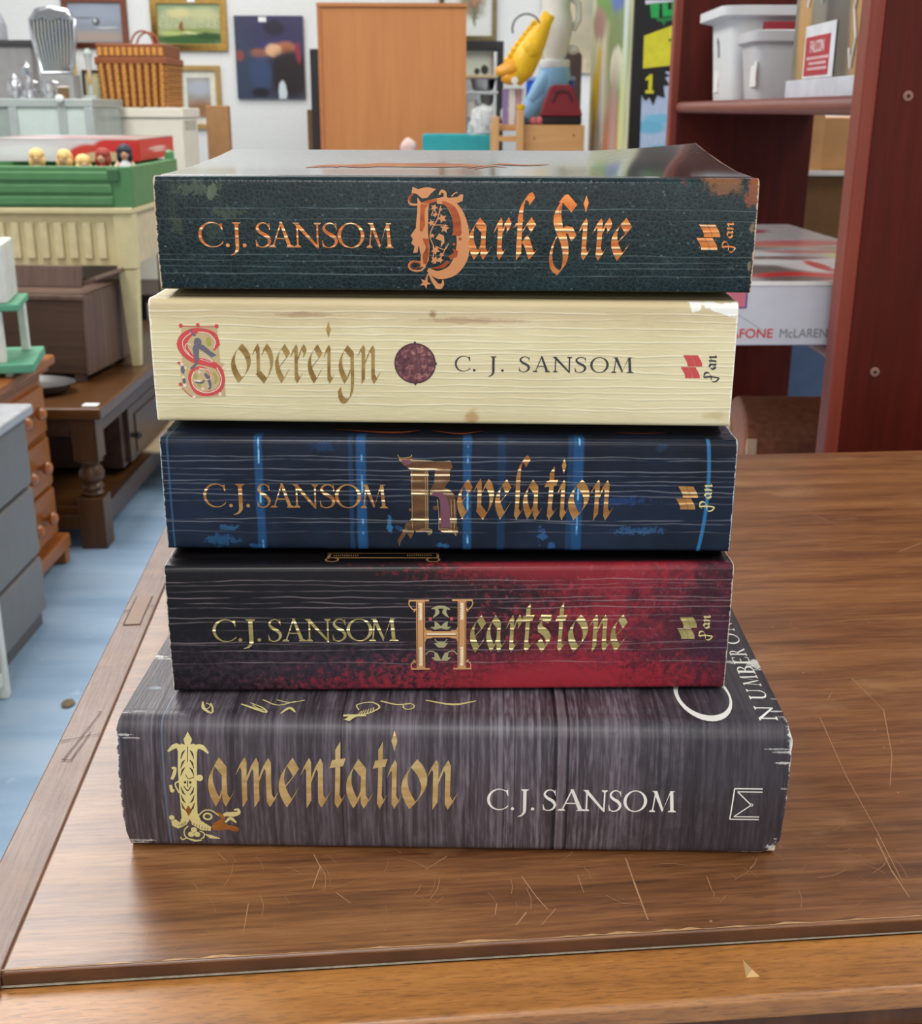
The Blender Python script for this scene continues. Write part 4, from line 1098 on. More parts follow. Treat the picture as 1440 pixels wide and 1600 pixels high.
# ---- lowest book
def lmap(x, y): return (-91.4 + (x - 370) * .0330 - (y - 215) * .0018, 46.8 - (y - 215) * .0357)
word([('a', -85.2, -76), ('m', -75.5, -60.4), ('e', -60.5, -53.2), ('n', -52.9, -42.5), ('t', -42.6, -36.9), ('a', -37, -27.4), ('t', -27.6, -22.4), ('i', -22.8, -17.5), ('o', -17.8, -8.7), ('n', -8.9, 1.9)], 18.2, 20, 'b', .25).build('title_lettering', LAM.spine, GOLD_L, LAM.root)
word([('C', 12.1, 19.6), ('.', 20.4, 21.6), ('J', 22.9, 26.5), ('.', 27.4, 28.6), ('S', 31.5, 36.2), ('A', 36.7, 46.5), ('N', 45.5, 53.9), ('S', 54.4, 58.9), ('O', 59.5, 67.7), ('M', 68.6, 78)], 18.6, 8.5, 'r').build('author_lettering', LAM.spine, WHITEINK, LAM.root)
g = G()
g.poly([(372, 210), (418, 290), (400, 340), (440, 330), (470, 360), (470, 700), (468, 1080), (500, 1180), (610, 1260), (600, 1310), (500, 1300), (400, 1230), (385, 1165), (340, 1240), (250, 1285), (190, 1250), (180, 1190), (230, 1170), (275, 1210), (295, 1150), (285, 900), (270, 600), (270, 420), (300, 330), (345, 345), (328, 290)])
g.rib([(290, 420), (270, 360), (225, 365), (165, 415)], [30, 50, 50, 20]).rib([(455, 420), (470, 365), (530, 370), (590, 430)], [30, 50, 50, 18]).disc((190, 1150), (30, 30)).disc((500, 690), 36)
g.rib([(280, 860), (240, 760), (300, 720)], 16).rib([(205, 590), (240, 590), (230, 650), (205, 710)], [24, 30, 40, 30]).rib([(190, 770), (205, 840), (230, 820)], [30, 40, 10])
g.rib([(480, 1120), (540, 1060), (620, 1060), (700, 1120)], 14).ring((575, 1130), (52, 46), (32, 26)).rib([(740, 1120), (780, 1100), (850, 1100), (910, 1080), (900, 1040), (860, 1050)], [30, 50, 60, 40, 26, 20]).rib([(760, 1200), (820, 1150), (880, 1200)], [20, 40, 20])
g.rib([(360, 1250), (315, 1310), (330, 1390), (420, 1430), (500, 1425)], [14, 12, 14, 22, 14]).rib([(270, 1390), (290, 1420), (340, 1400)], 14).rib([(480, 1310), (530, 1340), (520, 1390), (490, 1410)], 14).rib([(545, 1350), (600, 1380), (700, 1402)], [12, 44, 8])
for a in (90, 210, 330): g.disc((420 + 38 * math.cos(R(a)), 1335 - 38 * math.sin(R(a))), 34)
G().put(g, lmap).build('initial_letter', LAM.spine, GOLD_LT, LAM.root)
g = G()
for y in (420, 520, 600, 860, 950, 1040):
    s_ = 1 if y < 700 else -1
    g.rib([(300, y + 70 * s_), (320, y + 10 * s_), (345, y - 20 * s_)], [6, 20, 6]).rib([(440, y + 70 * s_), (420, y + 10 * s_), (395, y - 20 * s_)], [6, 20, 6])
g.rib([(372, 360), (372, 520)], 8).rib([(330, 780), (370, 830), (410, 780)], [8, 14, 8]).disc((345, 740), 14).disc((400, 740), 14).rib([(372, 720), (372, 790)], 10).rib([(350, 650), (380, 700), (440, 680)], 8)
for i in range(7): g.rib([(400 + i * 28, 1200 + i * 12), (390 + i * 30, 1240 + i * 12)], 5).rib([(340 - i * 16, 1190 + i * 9), (330 - i * 14, 1250)], 5)
G().put(g, lmap).build('initial_shading', LAM.spine, mat('dark_ink_lines', (62, 52, 48), .6), LAM.root, .00015)
G().put(G().rib([(620, 1270), (700, 1250), (800, 1260), (870, 1280), (900, 1300)], [60, 100, 60, 70, 30]).rib([(640, 1240), (740, 1160), (690, 1080)], [60, 50, 30]).poly([(340, 1060), (372, 1130), (410, 1060), (372, 1000)]), lmap).build('initial_animal', LAM.spine, foil('amber_foil', (156, 98, 44), (190, 128, 64), .32, .5), LAM.root, .00014)
g = G()
for P, w_ in (([(107.3, 28.4), (97.6, 28.4), (96.9, 16), (107, 16)], .45), ([(107.3, 27.2), (98.7, 27.2), (103.4, 22.4)], .4), ([(103.4, 21.6), (98.2, 17.1), (107, 17.1)], .4)):
    for a, b in zip(P[:-1], P[1:]): g.rib([a, b], w_, n=0)
g.ring((103.9, 22), (.6, .6), (.32, .32))
g.build('publisher_emblem', LAM.spine, WHITEINK, LAM.root)
# on its front cover: gilt scrolls, a big white C, and small capitals reading upwards
g = G()
def scr(cx, cy, s_=1):
    g.rib([(cx - 7 * s_, cy - 3), (cx, cy - 2), (cx + 5 * s_, cy + 3), (cx + 2 * s_, cy + 7), (cx - 3 * s_, cy + 5), (cx - 2 * s_, cy + 1)], [1.6, .8, .7, .7, .6, .4])
    for k in range(6): g.rib([(cx - 2 * s_ + k * 1.0 * s_, cy - 2.5 + k * .5), (cx - 1 * s_ + k * .8 * s_, cy + .5 + k * .5)], .35)
g.rib([(-89, 14), (-87.5, 9), (-84, 5.6), (-84.5, 9.5), (-86, 13)], [.5, 1.3, .7, .6, .4]).rib([(-86.5, 8), (-85.5, 11), (-87.5, 13)], .4).rib([(-75, 12.5), (-70, 9.5), (-65, 6.5), (-67, 10), (-72, 13.5)], [.6, 1.3, .7, .6, .4]).rib([(-71, 12), (-68.5, 9.6), (-66.4, 8.4)], .4).rib([(-68, 16), (-62, 12), (-56, 15)], .6).rib([(-63, 16), (-58, 14), (-53, 16)], .5).rib([(-60, 6), (-57.5, 10), (-55, 7)], [.5, 1.6, .5])
scr(-31, 8)
g.rib([(-36.5, 1.6), (-34, 5), (-30, 5)], [2.2, 2, .6]).rib([(-26, 16), (-20, 13.5), (-15, 14.5)], .8).ring((-15.8, 12.2), (2.2, 2.4), (1.7, 1.9), -200, 60).rib([(-10, 17), (0, 14), (8, 17)], [.6, 1.4, .6])
g.build('cover_scrolls', LAM.top, GOLD_LT, LAM.root)
g = G().ring((89.3, 24), (10, 20), (8.9, 15), 128, 412, 30, (89.6, 23.2))
g.build('cover_initial', LAM.top, WHITEINK, LAM.root, .00012)
g = G()
for ch, w0, w1 in (('N', 5, 15.5), ('U', 20.5, 28.5), ('M', 31, 40), ('B', 40.8, 47.6), ('E', 48.8, 55.4), ('R', 56.4, 63), ('O', 67, 77), ('N', 79.5, 88)):
    q = rc(ch, .15, .06); a, b, c, d = q.bb()
    g.put(q, lambda x, y: (112.2 - y * 6.4, w0 + (x - a) / (b - a) * (w1 - w0)))
g.build('cover_lettering', LAM.top, WHITEINK, LAM.root, .00012)
# ================================================================== right: the open bookcase and what stands on it
mah = wood('mahogany', (62, 15, 8), (102, 30, 16), .45, 'z', 1, .1, sp=.22, cc=(.25, .75))
mah_e = wood('mahogany_edge', (118, 42, 26), (150, 62, 42), .45, 'z', 1, .1)
mah_n = wood('mahogany_nose', (112, 50, 40), (146, 76, 64), .38, 'y', 1, .1)
bc = thing('open_bookcase', 'tall dark red mahogany bookcase with open back, seen from its side at right', 'bookcase', (0, 0, 0))
def side(y0, y1, name):
    o = MB().box(.395, .647, y0, y1, .0, 1.9).build(name, mah, bc, .002)
    MB().box(.381, .396, y0, y1, .0, 1.9).build('edge_lipping', mah_e, o, .003, 3)
    return o
near = side(1.2, 1.232, 'side_panel')
side(2.30, 2.332, 'side_panel')
for z in (1.027, .775, .44, .06):
    o = MB().box(.405, .645, 1.232, 2.30, z, z + .018).build('shelf', mah, bc)
    MB().lathe([(.0105, 1.232), (.0105, 2.30)], (.401, 0, z + .0095), 14, axis='y', sx=1, sy=.95).build('rounded_nose', mah_n, o, smooth='auto')
MB().box(.385, .647, 1.2, 2.332, 1.9, 1.92).build('top', mah, bc, .003)
for px, py in ((1418, 150), (1366, 581)):
    p = at(px, py, 1.2)
    MB().lathe([(.0048, 0), (.0048, -.001), (.0040, -.0014)], (p.x, 1.2, p.z), 14, axis='y').lathe([(.0018, -.0014), (.0018, -.0020)], (p.x, 1.2, p.z), 8, 1, axis='y').build('screw_cap', [mat('pale_screw', (150, 110, 96), .6), drk_m], bc)
# large white tub
white_pl = mat('white_plastic', (226, 226, 226), .45, var=.02)
tubm = mat('milky_plastic', (206, 204, 206), .4, var=.03)
def tub(name, label, x0, x1, y0, y1, z0, z1, m, ov, tp, lab=None):
    t = thing(name, label, 'tub', ((x0 + x1) / 2, (y0 + y1) / 2, z0))
    a, b = (x1 - x0) / 2, (y1 - y0) / 2
    h = z1 - z0
    def pts(k, ins=0, n=5, r=.022):
        o = []
        for cx, cy, a0 in ((a, b, 0), (-a, b, 90), (-a, -b, 180), (a, -b, 270)):
            for i in range(n + 1):
                q = R(a0 + 90 * i / n); rr = min(r, a * .5, b * .5)
                o.append(((cx * k - math.copysign(rr, cx)) + rr * math.cos(q) - math.copysign(1, cx) * ins, (cy * k - math.copysign(rr, cy)) + rr * math.sin(q) - math.copysign(1, cy) * ins))
        return o
    body = MB()
    rings = [(pts(tp), 0), (pts(1), h), (pts(1, .004), h), (pts(tp, .004), .004)]
    n = len(rings[0][0])
    vs = [(x, y, z) for P, z in rings for x, y in P]
    fs = [(i * n + j, i * n + (j + 1) % n, (i + 1) * n + (j + 1) % n, (i + 1) * n + j) for i in range(3) for j in range(n)] + [tuple(range(n - 1, -1, -1)), tuple(3 * n + j for j in range(n))]
    body.add(vs, fs).build('body', m, t, smooth='auto')
    k1, k2 = (a + ov) / a, (a + ov) / a
    rim = MB()
    R2 = [(pts(1, .003), h - .020), (pts(1, -ov), h - .014), (pts(1, -ov), h), (pts(1, .003), h + .002), (pts(1, .003), h - .012)]
    vs = [(x, y, z) for P, z in R2 for x, y in P]
    fs = [(i * n + j, i * n + (j + 1) % n, (i + 1) * n + (j + 1) % n, (i + 1) * n + j) for i in range(4) for j in range(n)]
    rim.add(vs, fs).build('rim', m, t, smooth='auto')
    return t
t = tub('white_tub', 'larger opaque white plastic tub at the far end of the bookcase shelf', .425, .635, 2.02, 2.20, 1.0452, 1.187, white_pl, .018, .92)
tagm = art('price_label', (238, 234, 232), [(.5, .5, .34, .3, (206, 120, 120), .3)], .7, sc=20)
MB().box(-.1000, -.0985, -.035, .0, .060, .095).build('sticker', mat('white_sticker', (238, 238, 236), .6), t)
MB().box(-.0995, -.0978, .02, .055, .015, .05).build('price_label', tagm, t)
MB().tube([(-.1, .03, .09), (-.1025, .025, .10), (-.103, .015, .095), (-.1015, .012, .07)], .0022, 6).build('handle', mat('grey_plastic', (130, 130, 130), .5), t)
t = tub('storage_tub', 'smaller milky see-through plastic tub beside the white tub on the shelf', .43, .615, 1.865, 1.985, 1.0452, 1.142, tubm, .006, .9)
MB().box(-.0880, -.0862, -.05, -.015, .02, .055).build('price_label', tagm, t)
MB().box(-.07, .07, -.04, .04, .006, .05).build('contents', mat('dull_contents', (120, 112, 116), .8, var=.3, sc=40), t)
b = thing('red_box', 'red box lid poking up between the two plastic tubs', 'box', (.50, 2.0, 1.0452))
MB().box(-.03, .12, -.006, .006, 0, .118).build('box_lid', mat('red_card', (158, 36, 48), .5), b, .002)
MB().box(.05, .12, -.0075, -.0062, .10, .117).build('black_strip', drk_m, b)
# clear-fronted figure box with red label
fb = thing('figure_box', 'clear-fronted toy box with a red and white label at the near shelf end', 'toy box', (.42, 1.335, 1.0452))
fart = art('figure_box_art', (118, 116, 100), [(.30, .5, .14, 1.2, (88, 84, 74), .5), (.5, .55, .10, .7, (60, 56, 54), .5), (.84, .45, .10, .5, (200, 150, 84), .3), (.10, .4, .10, .45, (196, 150, 84), .4), (.86, .72, .10, .3, (70, 62, 54), .4), (.88, .46, .03, .10, (96, 84, 70), .3), (.62, .3, .08, .6, (130, 124, 112), .5), (.1, .85, .12, .35, (120, 128, 112), .5)], .3, .03, 6, .15, uv=('y', 'z'))
MB().box(.0005, .19, .0, .285, .022, .30).build('carton', [fart], fb, .001)
MB().box(-.004, .195, -.004, .29, 0, .022).build('base_tray', mat('pale_grey_card', (214, 214, 222), .6), fb, .001)
MB().box(-.0010, -.0004, .10, .225, .023, .083).build('label_border', mat('label_white', (232, 230, 232), .5), fb)
MB().box(-.0017, -.0011, .118, .218, .026, .070).build('label', mat('label_red', (186, 34, 48), .5), fb)
def outline(P, w, m, name, par):
    mb = MB()
    mb.tube(P, w, 6)
    return mb.build(name, m, par)
wht = mat('white_card_edge', (240, 240, 238), .6)
outline([(-.001, .225, .105), (-.001, .205, .15), (-.001, .20, .22), (-.001, .21, .30)], .0018, wht, 'die_cut_edge', fb)
outline([(-.001, .165, .105), (-.001, .150, .17), (-.001, .14, .23), (-.001, .145, .30)], .0012, mat('pale_green_edge', (190, 196, 176), .6), 'die_cut_edge', fb)
outline([(-.001, .045, .05), (-.001, .035, .03), (-.001, .025, .06), (-.001, .04, .09), (-.001, .022, .13), (-.001, .018, .19), (-.001, .01, .24), (-.001, .012, .30)], .0016, wht, 'die_cut_edge', fb)
def text(body, size, m, name, par, M4, sx=1.0, bold=0):
    cu = bpy.data.curves.new(name, 'FONT')
    cu.body = body
    cu.size = size
    cu.offset = bold
    cu.extrude = .0001
    tmp = bpy.data.objects.new('tmp_text', cu)
    C.objects.link(tmp)
    bpy.context.view_layer.update()
    me = bpy.data.meshes.new_from_object(tmp.evaluated_get(bpy.context.evaluated_depsgraph_get()))
    bpy.data.objects.remove(tmp)
    me.materials.clear()
    me.materials.append(m)
    me.transform(M4 @ Matrix.Diagonal((sx, 1, 1, 1)))
    me.name = name
    o = bpy.data.objects.new(name, me)
    C.objects.link(o)
    o.parent = par
    return o
# on a face that looks towards -x: letters run towards -y (left to right as seen)
FX = Matrix(((0, 0, -1, 0), (-1, 0, 0, 0), (0, 1, 0, 0), (0, 0, 0, 1)))
text('FALCON', .019, wht, 'label_lettering', fb, Matrix.Translation((-.0018, .198, .052)) @ FX, .80)
for i, (a, b_) in enumerate(((.208, .116), (.198, .126), (.202, .122))):
    MB().box(-.0020, -.0018, b_, a, .044 - i * .006, .0472 - i * .006).build('label_line', mat('pale_pink_print', (226, 176, 178), .6), fb)
# racing-set box on the second shelf
rb = thing('racing_set_box', 'big white box with red and grey lettering and racing print lid, in the bookcase', 'box', (.335, 1.257, .7935), R(2.5))
boxw = mat('white_box_card', (214, 216, 228), .5, var=.03)
MB().box(-.087, .212, 0, .66, 0, .064).build('tray', boxw, rb, .0015)
lidart = art('racing_lid_print', (190, 184, 184), [(0.429, .15, 0.713, .06, (128, 116, 112), .4), (0.458, .07, 0.228, .05, (214, 60, 56), .3), (0.786, .06, 0.285, .04, (220, 90, 80), .4), (0.601, .22, 0.185, .12, (226, 220, 222), .2), (0.572, .20, 0.029, .08, (206, 50, 56), .3), (0.686, .20, 0.029, .05, (190, 60, 70), .3), (0.886, .35, 0.171, .09, (222, 214, 150), .3), (0.900, .20, 0.143, .07, (128, 120, 114), .3), (0.358, .38, 0.200, .08, (226, 226, 226), .3), (0.501, .55, 0.357, .05, (222, 150, 120), .5), (0.800, .58, 0.285, .05, (210, 120, 124), .5), (0.287, .62, 0.200, .07, (222, 212, 150), .4), (0.643, .85, 0.128, .07, (168, 70, 88), .3), (0.429, .9, 0.285, .08, (214, 204, 212), .5), (0.287, .48, 0.285, .04, (140, 136, 138), .4), (0.387, .02, 0.143, .05, (120, 106, 104), .3), (0.715, .12, 0.143, .03, (214, 70, 66), .2), (0.929, .11, 0.071, .03, (236, 226, 226), .2), (0.572, .02, 0.128, .02, (206, 120, 120), .3), (0.829, .03, 0.143, .02, (150, 96, 90), .3), (0.515, .32, 0.171, .03, (150, 120, 120), .3), (0.715, .42, 0.228, .025, (206, 130, 130), .3), (0.401, .26, 0.114, .04, (236, 234, 232), .3), (0.857, .48, 0.114, .02, (180, 150, 120), .3)], .25, .02, 9, .1, uv=('x', 'y'))
MB().box(-.0875, .2125, -.0006, .6606, .0642, .0675).build('lid', [lidart], rb, .001)
MB().box(-.088, .213, -.0012, -.0002, .0635, .068).build('lid_edge', mat('white_lid_edge', (240, 240, 240), .5), rb)
FYm = Matrix(((1, 0, 0, 0), (0, 0, -1, 0), (0, 1, 0, 0), (0, 0, 0, 1)))
redp, gryp = mat('print_red', (222, 62, 60), .5), mat('print_grey', (140, 142, 150), .5)
text('VODAFONE', .0138, redp, 'maker_lettering', rb, Matrix.Translation((-.0815, -.0006, .0085)) @ FYm, 1.04, .0001)
text('McLAREN', .0138, gryp, 'team_lettering', rb, Matrix.Translation((.0025, -.0006, .0085)) @ FYm, .90)
text('MERCEDES', .0138, gryp, 'team_lettering', rb, Matrix.Translation((.068, -.0006, .0085)) @ FYm, .90)
g2 = MB().box(-.075, -.0345, -.0009, -.0001, .040, .061).build('badge', mat('badge_blue', (56, 60, 150), .5), rb)
MB().box(-.074, -.0362, -.0013, -.0009, .0412, .0598).build('badge_centre', mat('badge_pink', (216, 120, 140), .5), g2)
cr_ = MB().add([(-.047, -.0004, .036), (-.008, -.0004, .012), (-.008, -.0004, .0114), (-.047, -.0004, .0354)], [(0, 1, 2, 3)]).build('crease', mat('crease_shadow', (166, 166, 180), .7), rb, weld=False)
# brown leather case on the third shelf
lea = art('brown_leather', (168, 104, 72), [(.6, .45, .5, .28, (96, 44, 36), .6), (.7, .15, .4, .1, (130, 66, 44), .5)], .5, .03, 8, .2, bmp=.15)
lc = thing('leather_case', 'glossy brown leather case with pale straps under the racing-set box', 'case', (.386, 1.56, .4583))
pr = [(0, 0), (.125, 0)] + [(.0625 + .0625 * math.cos(R(a)), .138 + .055 * math.sin(R(a))) for a in range(0, 181, 12)]
MB().prism(pr, 'x', 0, .25).build('body', [lea], lc, .006, 3)
tan = mat('tan_strap', (240, 200, 164), .5, var=.15, sc=60)
MB().box(.002, .016, -.004, .0, .0, .150).build('strap', tan, lc, .001)
MB().box(-.003, .0, .085, .115, .0, .150).build('strap', tan, lc, .001)
MB().box(-.002, .0, .02, .08, .0, .12).build('end_patch', mat('worn_leather', (206, 150, 122), .5, var=.2, sc=50), lc, .001)
# cartons and a blue tub behind the bookcase
kraft = mat('tan_carton', (206, 152, 96), .7, var=.05)
kraft_d = mat('brown_carton', (122, 84, 44), .75, var=.08, bmp=.05)
o = thing('blue_storage_box', 'slate blue storage box low behind the open bookcase', 'box', (.672, 2.42, 0))
MB().box(0, .42, 0, .4, 0, .64).build('body', mat('slate_blue', (84, 106, 138), .5), o, .01)
MB().box(-.008, .428, -.008, .408, .64, .668).build('lid', mat('slate_blue', 0), o, .006)
o = thing('brown_carton', 'brown cardboard carton on the blue storage box behind the bookcase', 'carton', (.672, 2.40, .669))
MB().box(0, .4, 0, .4, 0, .243).build('carton_body', kraft_d, o, .003)
MB().box(-.001, .0005, .16, .24, 0, .2435).build('parcel_tape', mat('parcel_tape', (110, 76, 38), .3), o)
o = thing('white_board', 'thin white board lying between the two cartons behind the bookcase', 'board', (.662, 2.37, .913))
MB().box(0, .42, 0, .42, 0, .009).build('panel', mat('white_melamine', (232, 226, 218), .4), o, .001)
o = thing('tan_carton', 'light tan carton standing on the white board behind the bookcase', 'carton', (.672, 2.40, .9222))
MB().box(0, .4, 0, .4, 0, .098).build('carton_body', kraft, o, .003)
MB().box(.0005, .024, -.003, 0, 0, .118).build('flap', mat('carton_flap', (214, 160, 104), .7), o, .001)
o = thing('black_cable_coil', 'black cable coil lying on the tan carton', 'cable', (.76, 2.5, 1.0205))
MB().tube([(.045 * math.cos(R(a)), .06 * math.sin(R(a)), .006 + .0004 * (a / 40)) for a in range(0, 1060, 20)], .005, 6).build('coil', mat('black_rubber', (30, 30, 32), .5), o, smooth=True)
o = thing('white_box', 'white flat box lying on the tan carton beside the cable', 'box', (.84, 2.42, 1.0205))
MB().box(0, .2, 0, .2, 0, .03).build('box_body', white_pl, o, .002)
# tall printed game carton
gc = thing('game_carton', 'tall black-edged arcade game carton with green and yellow print, left of the bookcase', 'carton', (.482, 3.6, 0), R(3.5))
MB().box(0, .55, 0, .72, 0, 1.75).build('carton_body', mat('black_print', (18, 18, 20), .35), gc, .003)
sa = art('game_side_art', (206, 206, 168), [(.62, .80, .30, .06, (96, 156, 66), .2), (.78, .74, .18, .03, (170, 130, 120), .3), (.30, .70, .26, .12, (120, 142, 90), .4), (.30, .655, .16, .035, (226, 224, 196), .2), (.32, .80, .20, .05, (82, 110, 186), .2), (.14, .72, .05, .2, (206, 222, 210), .5), (.30, .55, .2, .10, (150, 160, 130), .5), (.40, .42, .26, .18, (206, 122, 80), .4), (.36, .42, .10, .2, (196, 160, 156), .5), (.72, .65, .10, .05, (226, 196, 40), .2), (.85, .60, .09, .06, (222, 190, 40), .2), (.88, .46, .07, .12, (160, 112, 100), .3), (.16, .55, .06, .12, (214, 222, 150), .5), (.66, .58, .06, .14, (222, 216, 208), .4), (.66, .38, .14, .10, (196, 202, 120), .5), (.1, .35, .08, .14, (206, 170, 170), .5)], .4, .03, 5, .12, uv=('y', 'z'))
MB().box(-.0022, -.0004, .012, .715, .02, 1.74).build('side_print', [sa], gc)
def gp(px, py):
    """a photo point on the carton's front face, in the carton's own x, z"""
    c, s_ = math.cos(R(3.5)), math.sin(R(3.5))
    d = fw + rt * ((px - 720) / FPX) - up * ((py - 800) / FPX)
    # plane through (.482, 3.6) with direction (c, s)
    nx, ny = -s_, c
    k = (nx * .482 + ny * 3.6) / (nx * d.x + ny * d.y)
    p = d * k
    return ((p.x - .482) * c + (p.y - 3.6) * s_, p.z + CZ)
def gpoly(P, m, name, y=-.0012, px=True):
    P = [gp(*p) for p in P] if px else P
    mb = MB().prism(P, 'y', y, y + .0011)
    return mb.build(name, m, gc)
yel = mat('print_yellow', (214, 204, 44), .4)
gpoly([(1006, 56), (1060, 36), (1120, 14), (1120, 98), (1060, 101), (1004, 107)], yel, 'yellow_panel')
blu = art('pale_blue_print', (176, 190, 214), [(.12, .60, .16, .05, (110, 178, 206), .3), (.25, .66, .2, .03, (120, 184, 212), .3), (.3, .42, .25, .06, (116, 180, 206), .3), (.1, .25, .2, .08, (110, 176, 204), .4)], .4, .02, 5)
gpoly([(1002, 150), (1020, 135), (1040, 112), (1130, 108), (1130, 330), (996, 330)], blu, 'pale_blue_panel')
gpoly([(1003, 112), (1036, 112), (1046, 118), (1038, 121), (1046, 133), (1036, 134), (1038, 153), (1026, 149), (1020, 165), (1014, 152), (1008, 158), (1003, 152)], mat('black_print', 0), 'starburst', -.0024)
gpoly([(1008, 0), (1058, 0), (1058, 2), (1008, 7)], mat('print_lilac', (206, 206, 216), .4), 'lilac_strip')
FZ = lambda px, py, y: Matrix.Translation((gp(px, py)[0], y, gp(px, py)[1])) @ FYm
grn = mat('print_green', (32, 160, 76), .4)
gpoly([(1015, 6), (1030, 4), (1029, 28), (1017, 28)], grn, 'letter_T')
gpoly([(1034, 4), (1043, 3), (1043, 15), (1049, 15), (1049, 2), (1062, 1), (1062, 24), (1035, 26)], grn, 'letter_U')
gpoly([(1026, 29), (1054, 26), (1052, 32), (1040, 33), (1037, 41), (1034, 34), (1026, 33)], mat('print_green_dark', (24, 120, 62), .4), 'letter_drip')
text('TI', .054, mat('print_green_mid', (60, 130, 44), .4), 'letters', gc, FZ(1043, 83, -.0016), 1.0, .001)
text('ME', .054, mat('print_green_mid', 0), 'letters', gc, FZ(1064, 83, -.0016), 1.0, .001)
one = G().poly([(0, .78), (.26, 1), (.40, 1), (.40, .16), (.52, .16), (.52, 0), (.02, 0), (.02, .16), (.18, .16), (.18, .74), (0, .66)])
a = gp(1007, 146); b = gp(1022, 116)
gpoly([(a[0] + x * (b[0] - a[0]) / .52, a[1] + z * (b[1] - a[1])) for x, z in one.p[0]], yel, 'number_one', -.0036, False)
# ================================================================== middle: toys, small pine bench, cabinet, chair
pine = wood('pale_pine', (196, 140, 82), (222, 172, 114), .5, 'x', .6, .06)
pine_z = wood('pale_pine_upright', (200, 146, 90), (224, 176, 120), .5, 'z', .6, .06)
pb = thing('pine_bench', 'small pale pine bench with knotty backboard and two end posts, behind the stack', 'bench', (0, 4.0, 0))
MB().box(.197, .392, 0, .02, .905, .986).build('backboard', pine, pb, .002)
for px, y in ((.094, .0), (.172, -.02)):
    MB().box(px, px + .024, y, y + .024, 0, 1.012 if px < .1 else 1.028).build('post', pine_z, pb, .002)
MB().box(.118, .172, 0, .018, .935, .952).build('rail', pine, pb, .001)
MB().box(.096, .392, .0205, .30, .968, .986).build('seat', pine, pb, .002)
for x in (.096, .368):
    MB().box(x, x + .022, .276, .298, 0, .9675).build('leg', pine_z, pb, .002)
MB().box(.368, .39, .0, .019, 0, .9045).build('leg', pine_z, pb, .002)
for x, z in ((.232, .945), (.358, .955)):
    MB().lathe([(.004, 0), (.004, -.0006)], (x, 0, z), 10, axis='y', sx=.8).build('knot', mat('pine_knot', (120, 72, 36), .6), pb)
def z0box(name, label, cat, x, y, z, parts):
    t = thing(name, label, cat, (x, y, z))
    for nm, mb, m, bv in parts: mb.build(nm, m, t, bv)
    return t
# light-blue boot with a white vase in its leg
bt = thing('blue_boot', 'light blue moulded rubber boot standing on the pine bench', 'boot', (.285, 4.175, .9865))
lb = mat('light_blue_rubber', (132, 182, 222), .45, var=.04)
bm_ = MB().tube([(-.075, -.012, .02), (-.055, -.01, .045), (-.02, -.006, .085), (.012, 0, .125), (.022, 0, .16), (.018, 0, .199)], [.03, .038, .046, .052, .05, .045], 18)
bm_.tube([(-.005, -.014, .15), (-.03, -.024, .105), (-.06, -.028, .07)], [.03, .032, .02], 12)
bm_.build('boot_leg', lb, bt, smooth='auto')
MB().tube([(-.095, -.03, .014), (-.06, -.01, .018), (-.01, 0, .02), (.03, 0, .018)], [.012, .016, .018, .014], 14, flat=1.6).build('foot', mat('mid_blue_rubber', (112, 160, 212), .45), bt, smooth='auto')
MB().lathe([(.047, 0), (.05, .006), (.05, .022), (.046, .026)], (.018, 0, .176), 24).build('cuff', mat('white_rubber', (222, 224, 226), .5), bt, smooth='auto')
vs_ = thing('white_vase', 'rounded white ceramic jug standing on the light blue boot', 'vase', (.303, 4.175, 1.1895))
wc = mat('white_ceramic', (220, 216, 206), .35, var=.03)
MB().lathe([(.03, 0), (.036, .01), (.044, .03), (.052, .07), (.058, .10), (.053, .13), (.046, .16), (.05, .20), (.044, .23)], (0, 0, 0), 28).build('body', wc, vs_, smooth='auto')
MB().tube([(.045, 0, .19), (.072, 0, .17), (.075, 0, .12), (.055, 0, .09)], .011, 10).build('handle', wc, vs_, smooth='auto')
MB().ball((.058, .0, .03), (.022, .016, .016), 10).build('ruffle', wc, vs_, smooth=True)
# yellow knobbly toy leaning on it
yt = thing('yellow_toy', 'bright yellow knobbly rubber toy leaning against the white jug', 'toy', (0, 0, 0))
ym = mat('yellow_rubber', (240, 186, 22), .4, var=.06)
yd = mat('amber_rubber', (226, 152, 20), .4, var=.06)
A, B_ = at(802, 128, 4.03), at(858, 22, 4.03)
pth = [A.lerp(B_, k) for k in (0, .2, .45, .7, .88, 1)]
mb = MB().tube(pth, [.026, .044, .042, .032, .022, .02], 16)
ax = (B_ - A).normalized(); pp_ = Vector((ax.z, 0, -ax.x))
for k in range(9):
    c = A.lerp(B_, .12 + k * .085)
    mb.ball(c - pp_ * ((.046, .049, .047, .046, .043, .040, .036, .032, .029)[k]), (.011, .014, .011), 10)
mb.ball(A.lerp(B_, .45) + pp_ * .005 + Vector((0, -.036, 0)), (.016, .012, .016), 10).ball(A.lerp(B_, .5) + Vector((0, -.03, 0)), (.03, .02, .03), 10)
mb.build('body', ym, yt, smooth=True)
mb = MB().tube([A + Vector((-.058, -.012, .03)), A + Vector((-.04, -.012, .032)), A + Vector((0, -.015, .05)), A + Vector((.03, -.01, .06))], [.012, .02, .03, .026], 12, flat=.7)
mb.ball(A + Vector((-.012, -.012, .012)), (.03, .022, .022), 10)
mb.build('fins', yd, yt, smooth=True)
MB().lathe([(.011, -.004), (.011, .004), (.005, .005), (.005, -.005)], tuple(A + Vector((.002, -.035, .004))), 14, axis='y').build('eyelet', mat('white_eyelet', (236, 232, 216), .4), yt)
c = at(822, 44, 4.02)
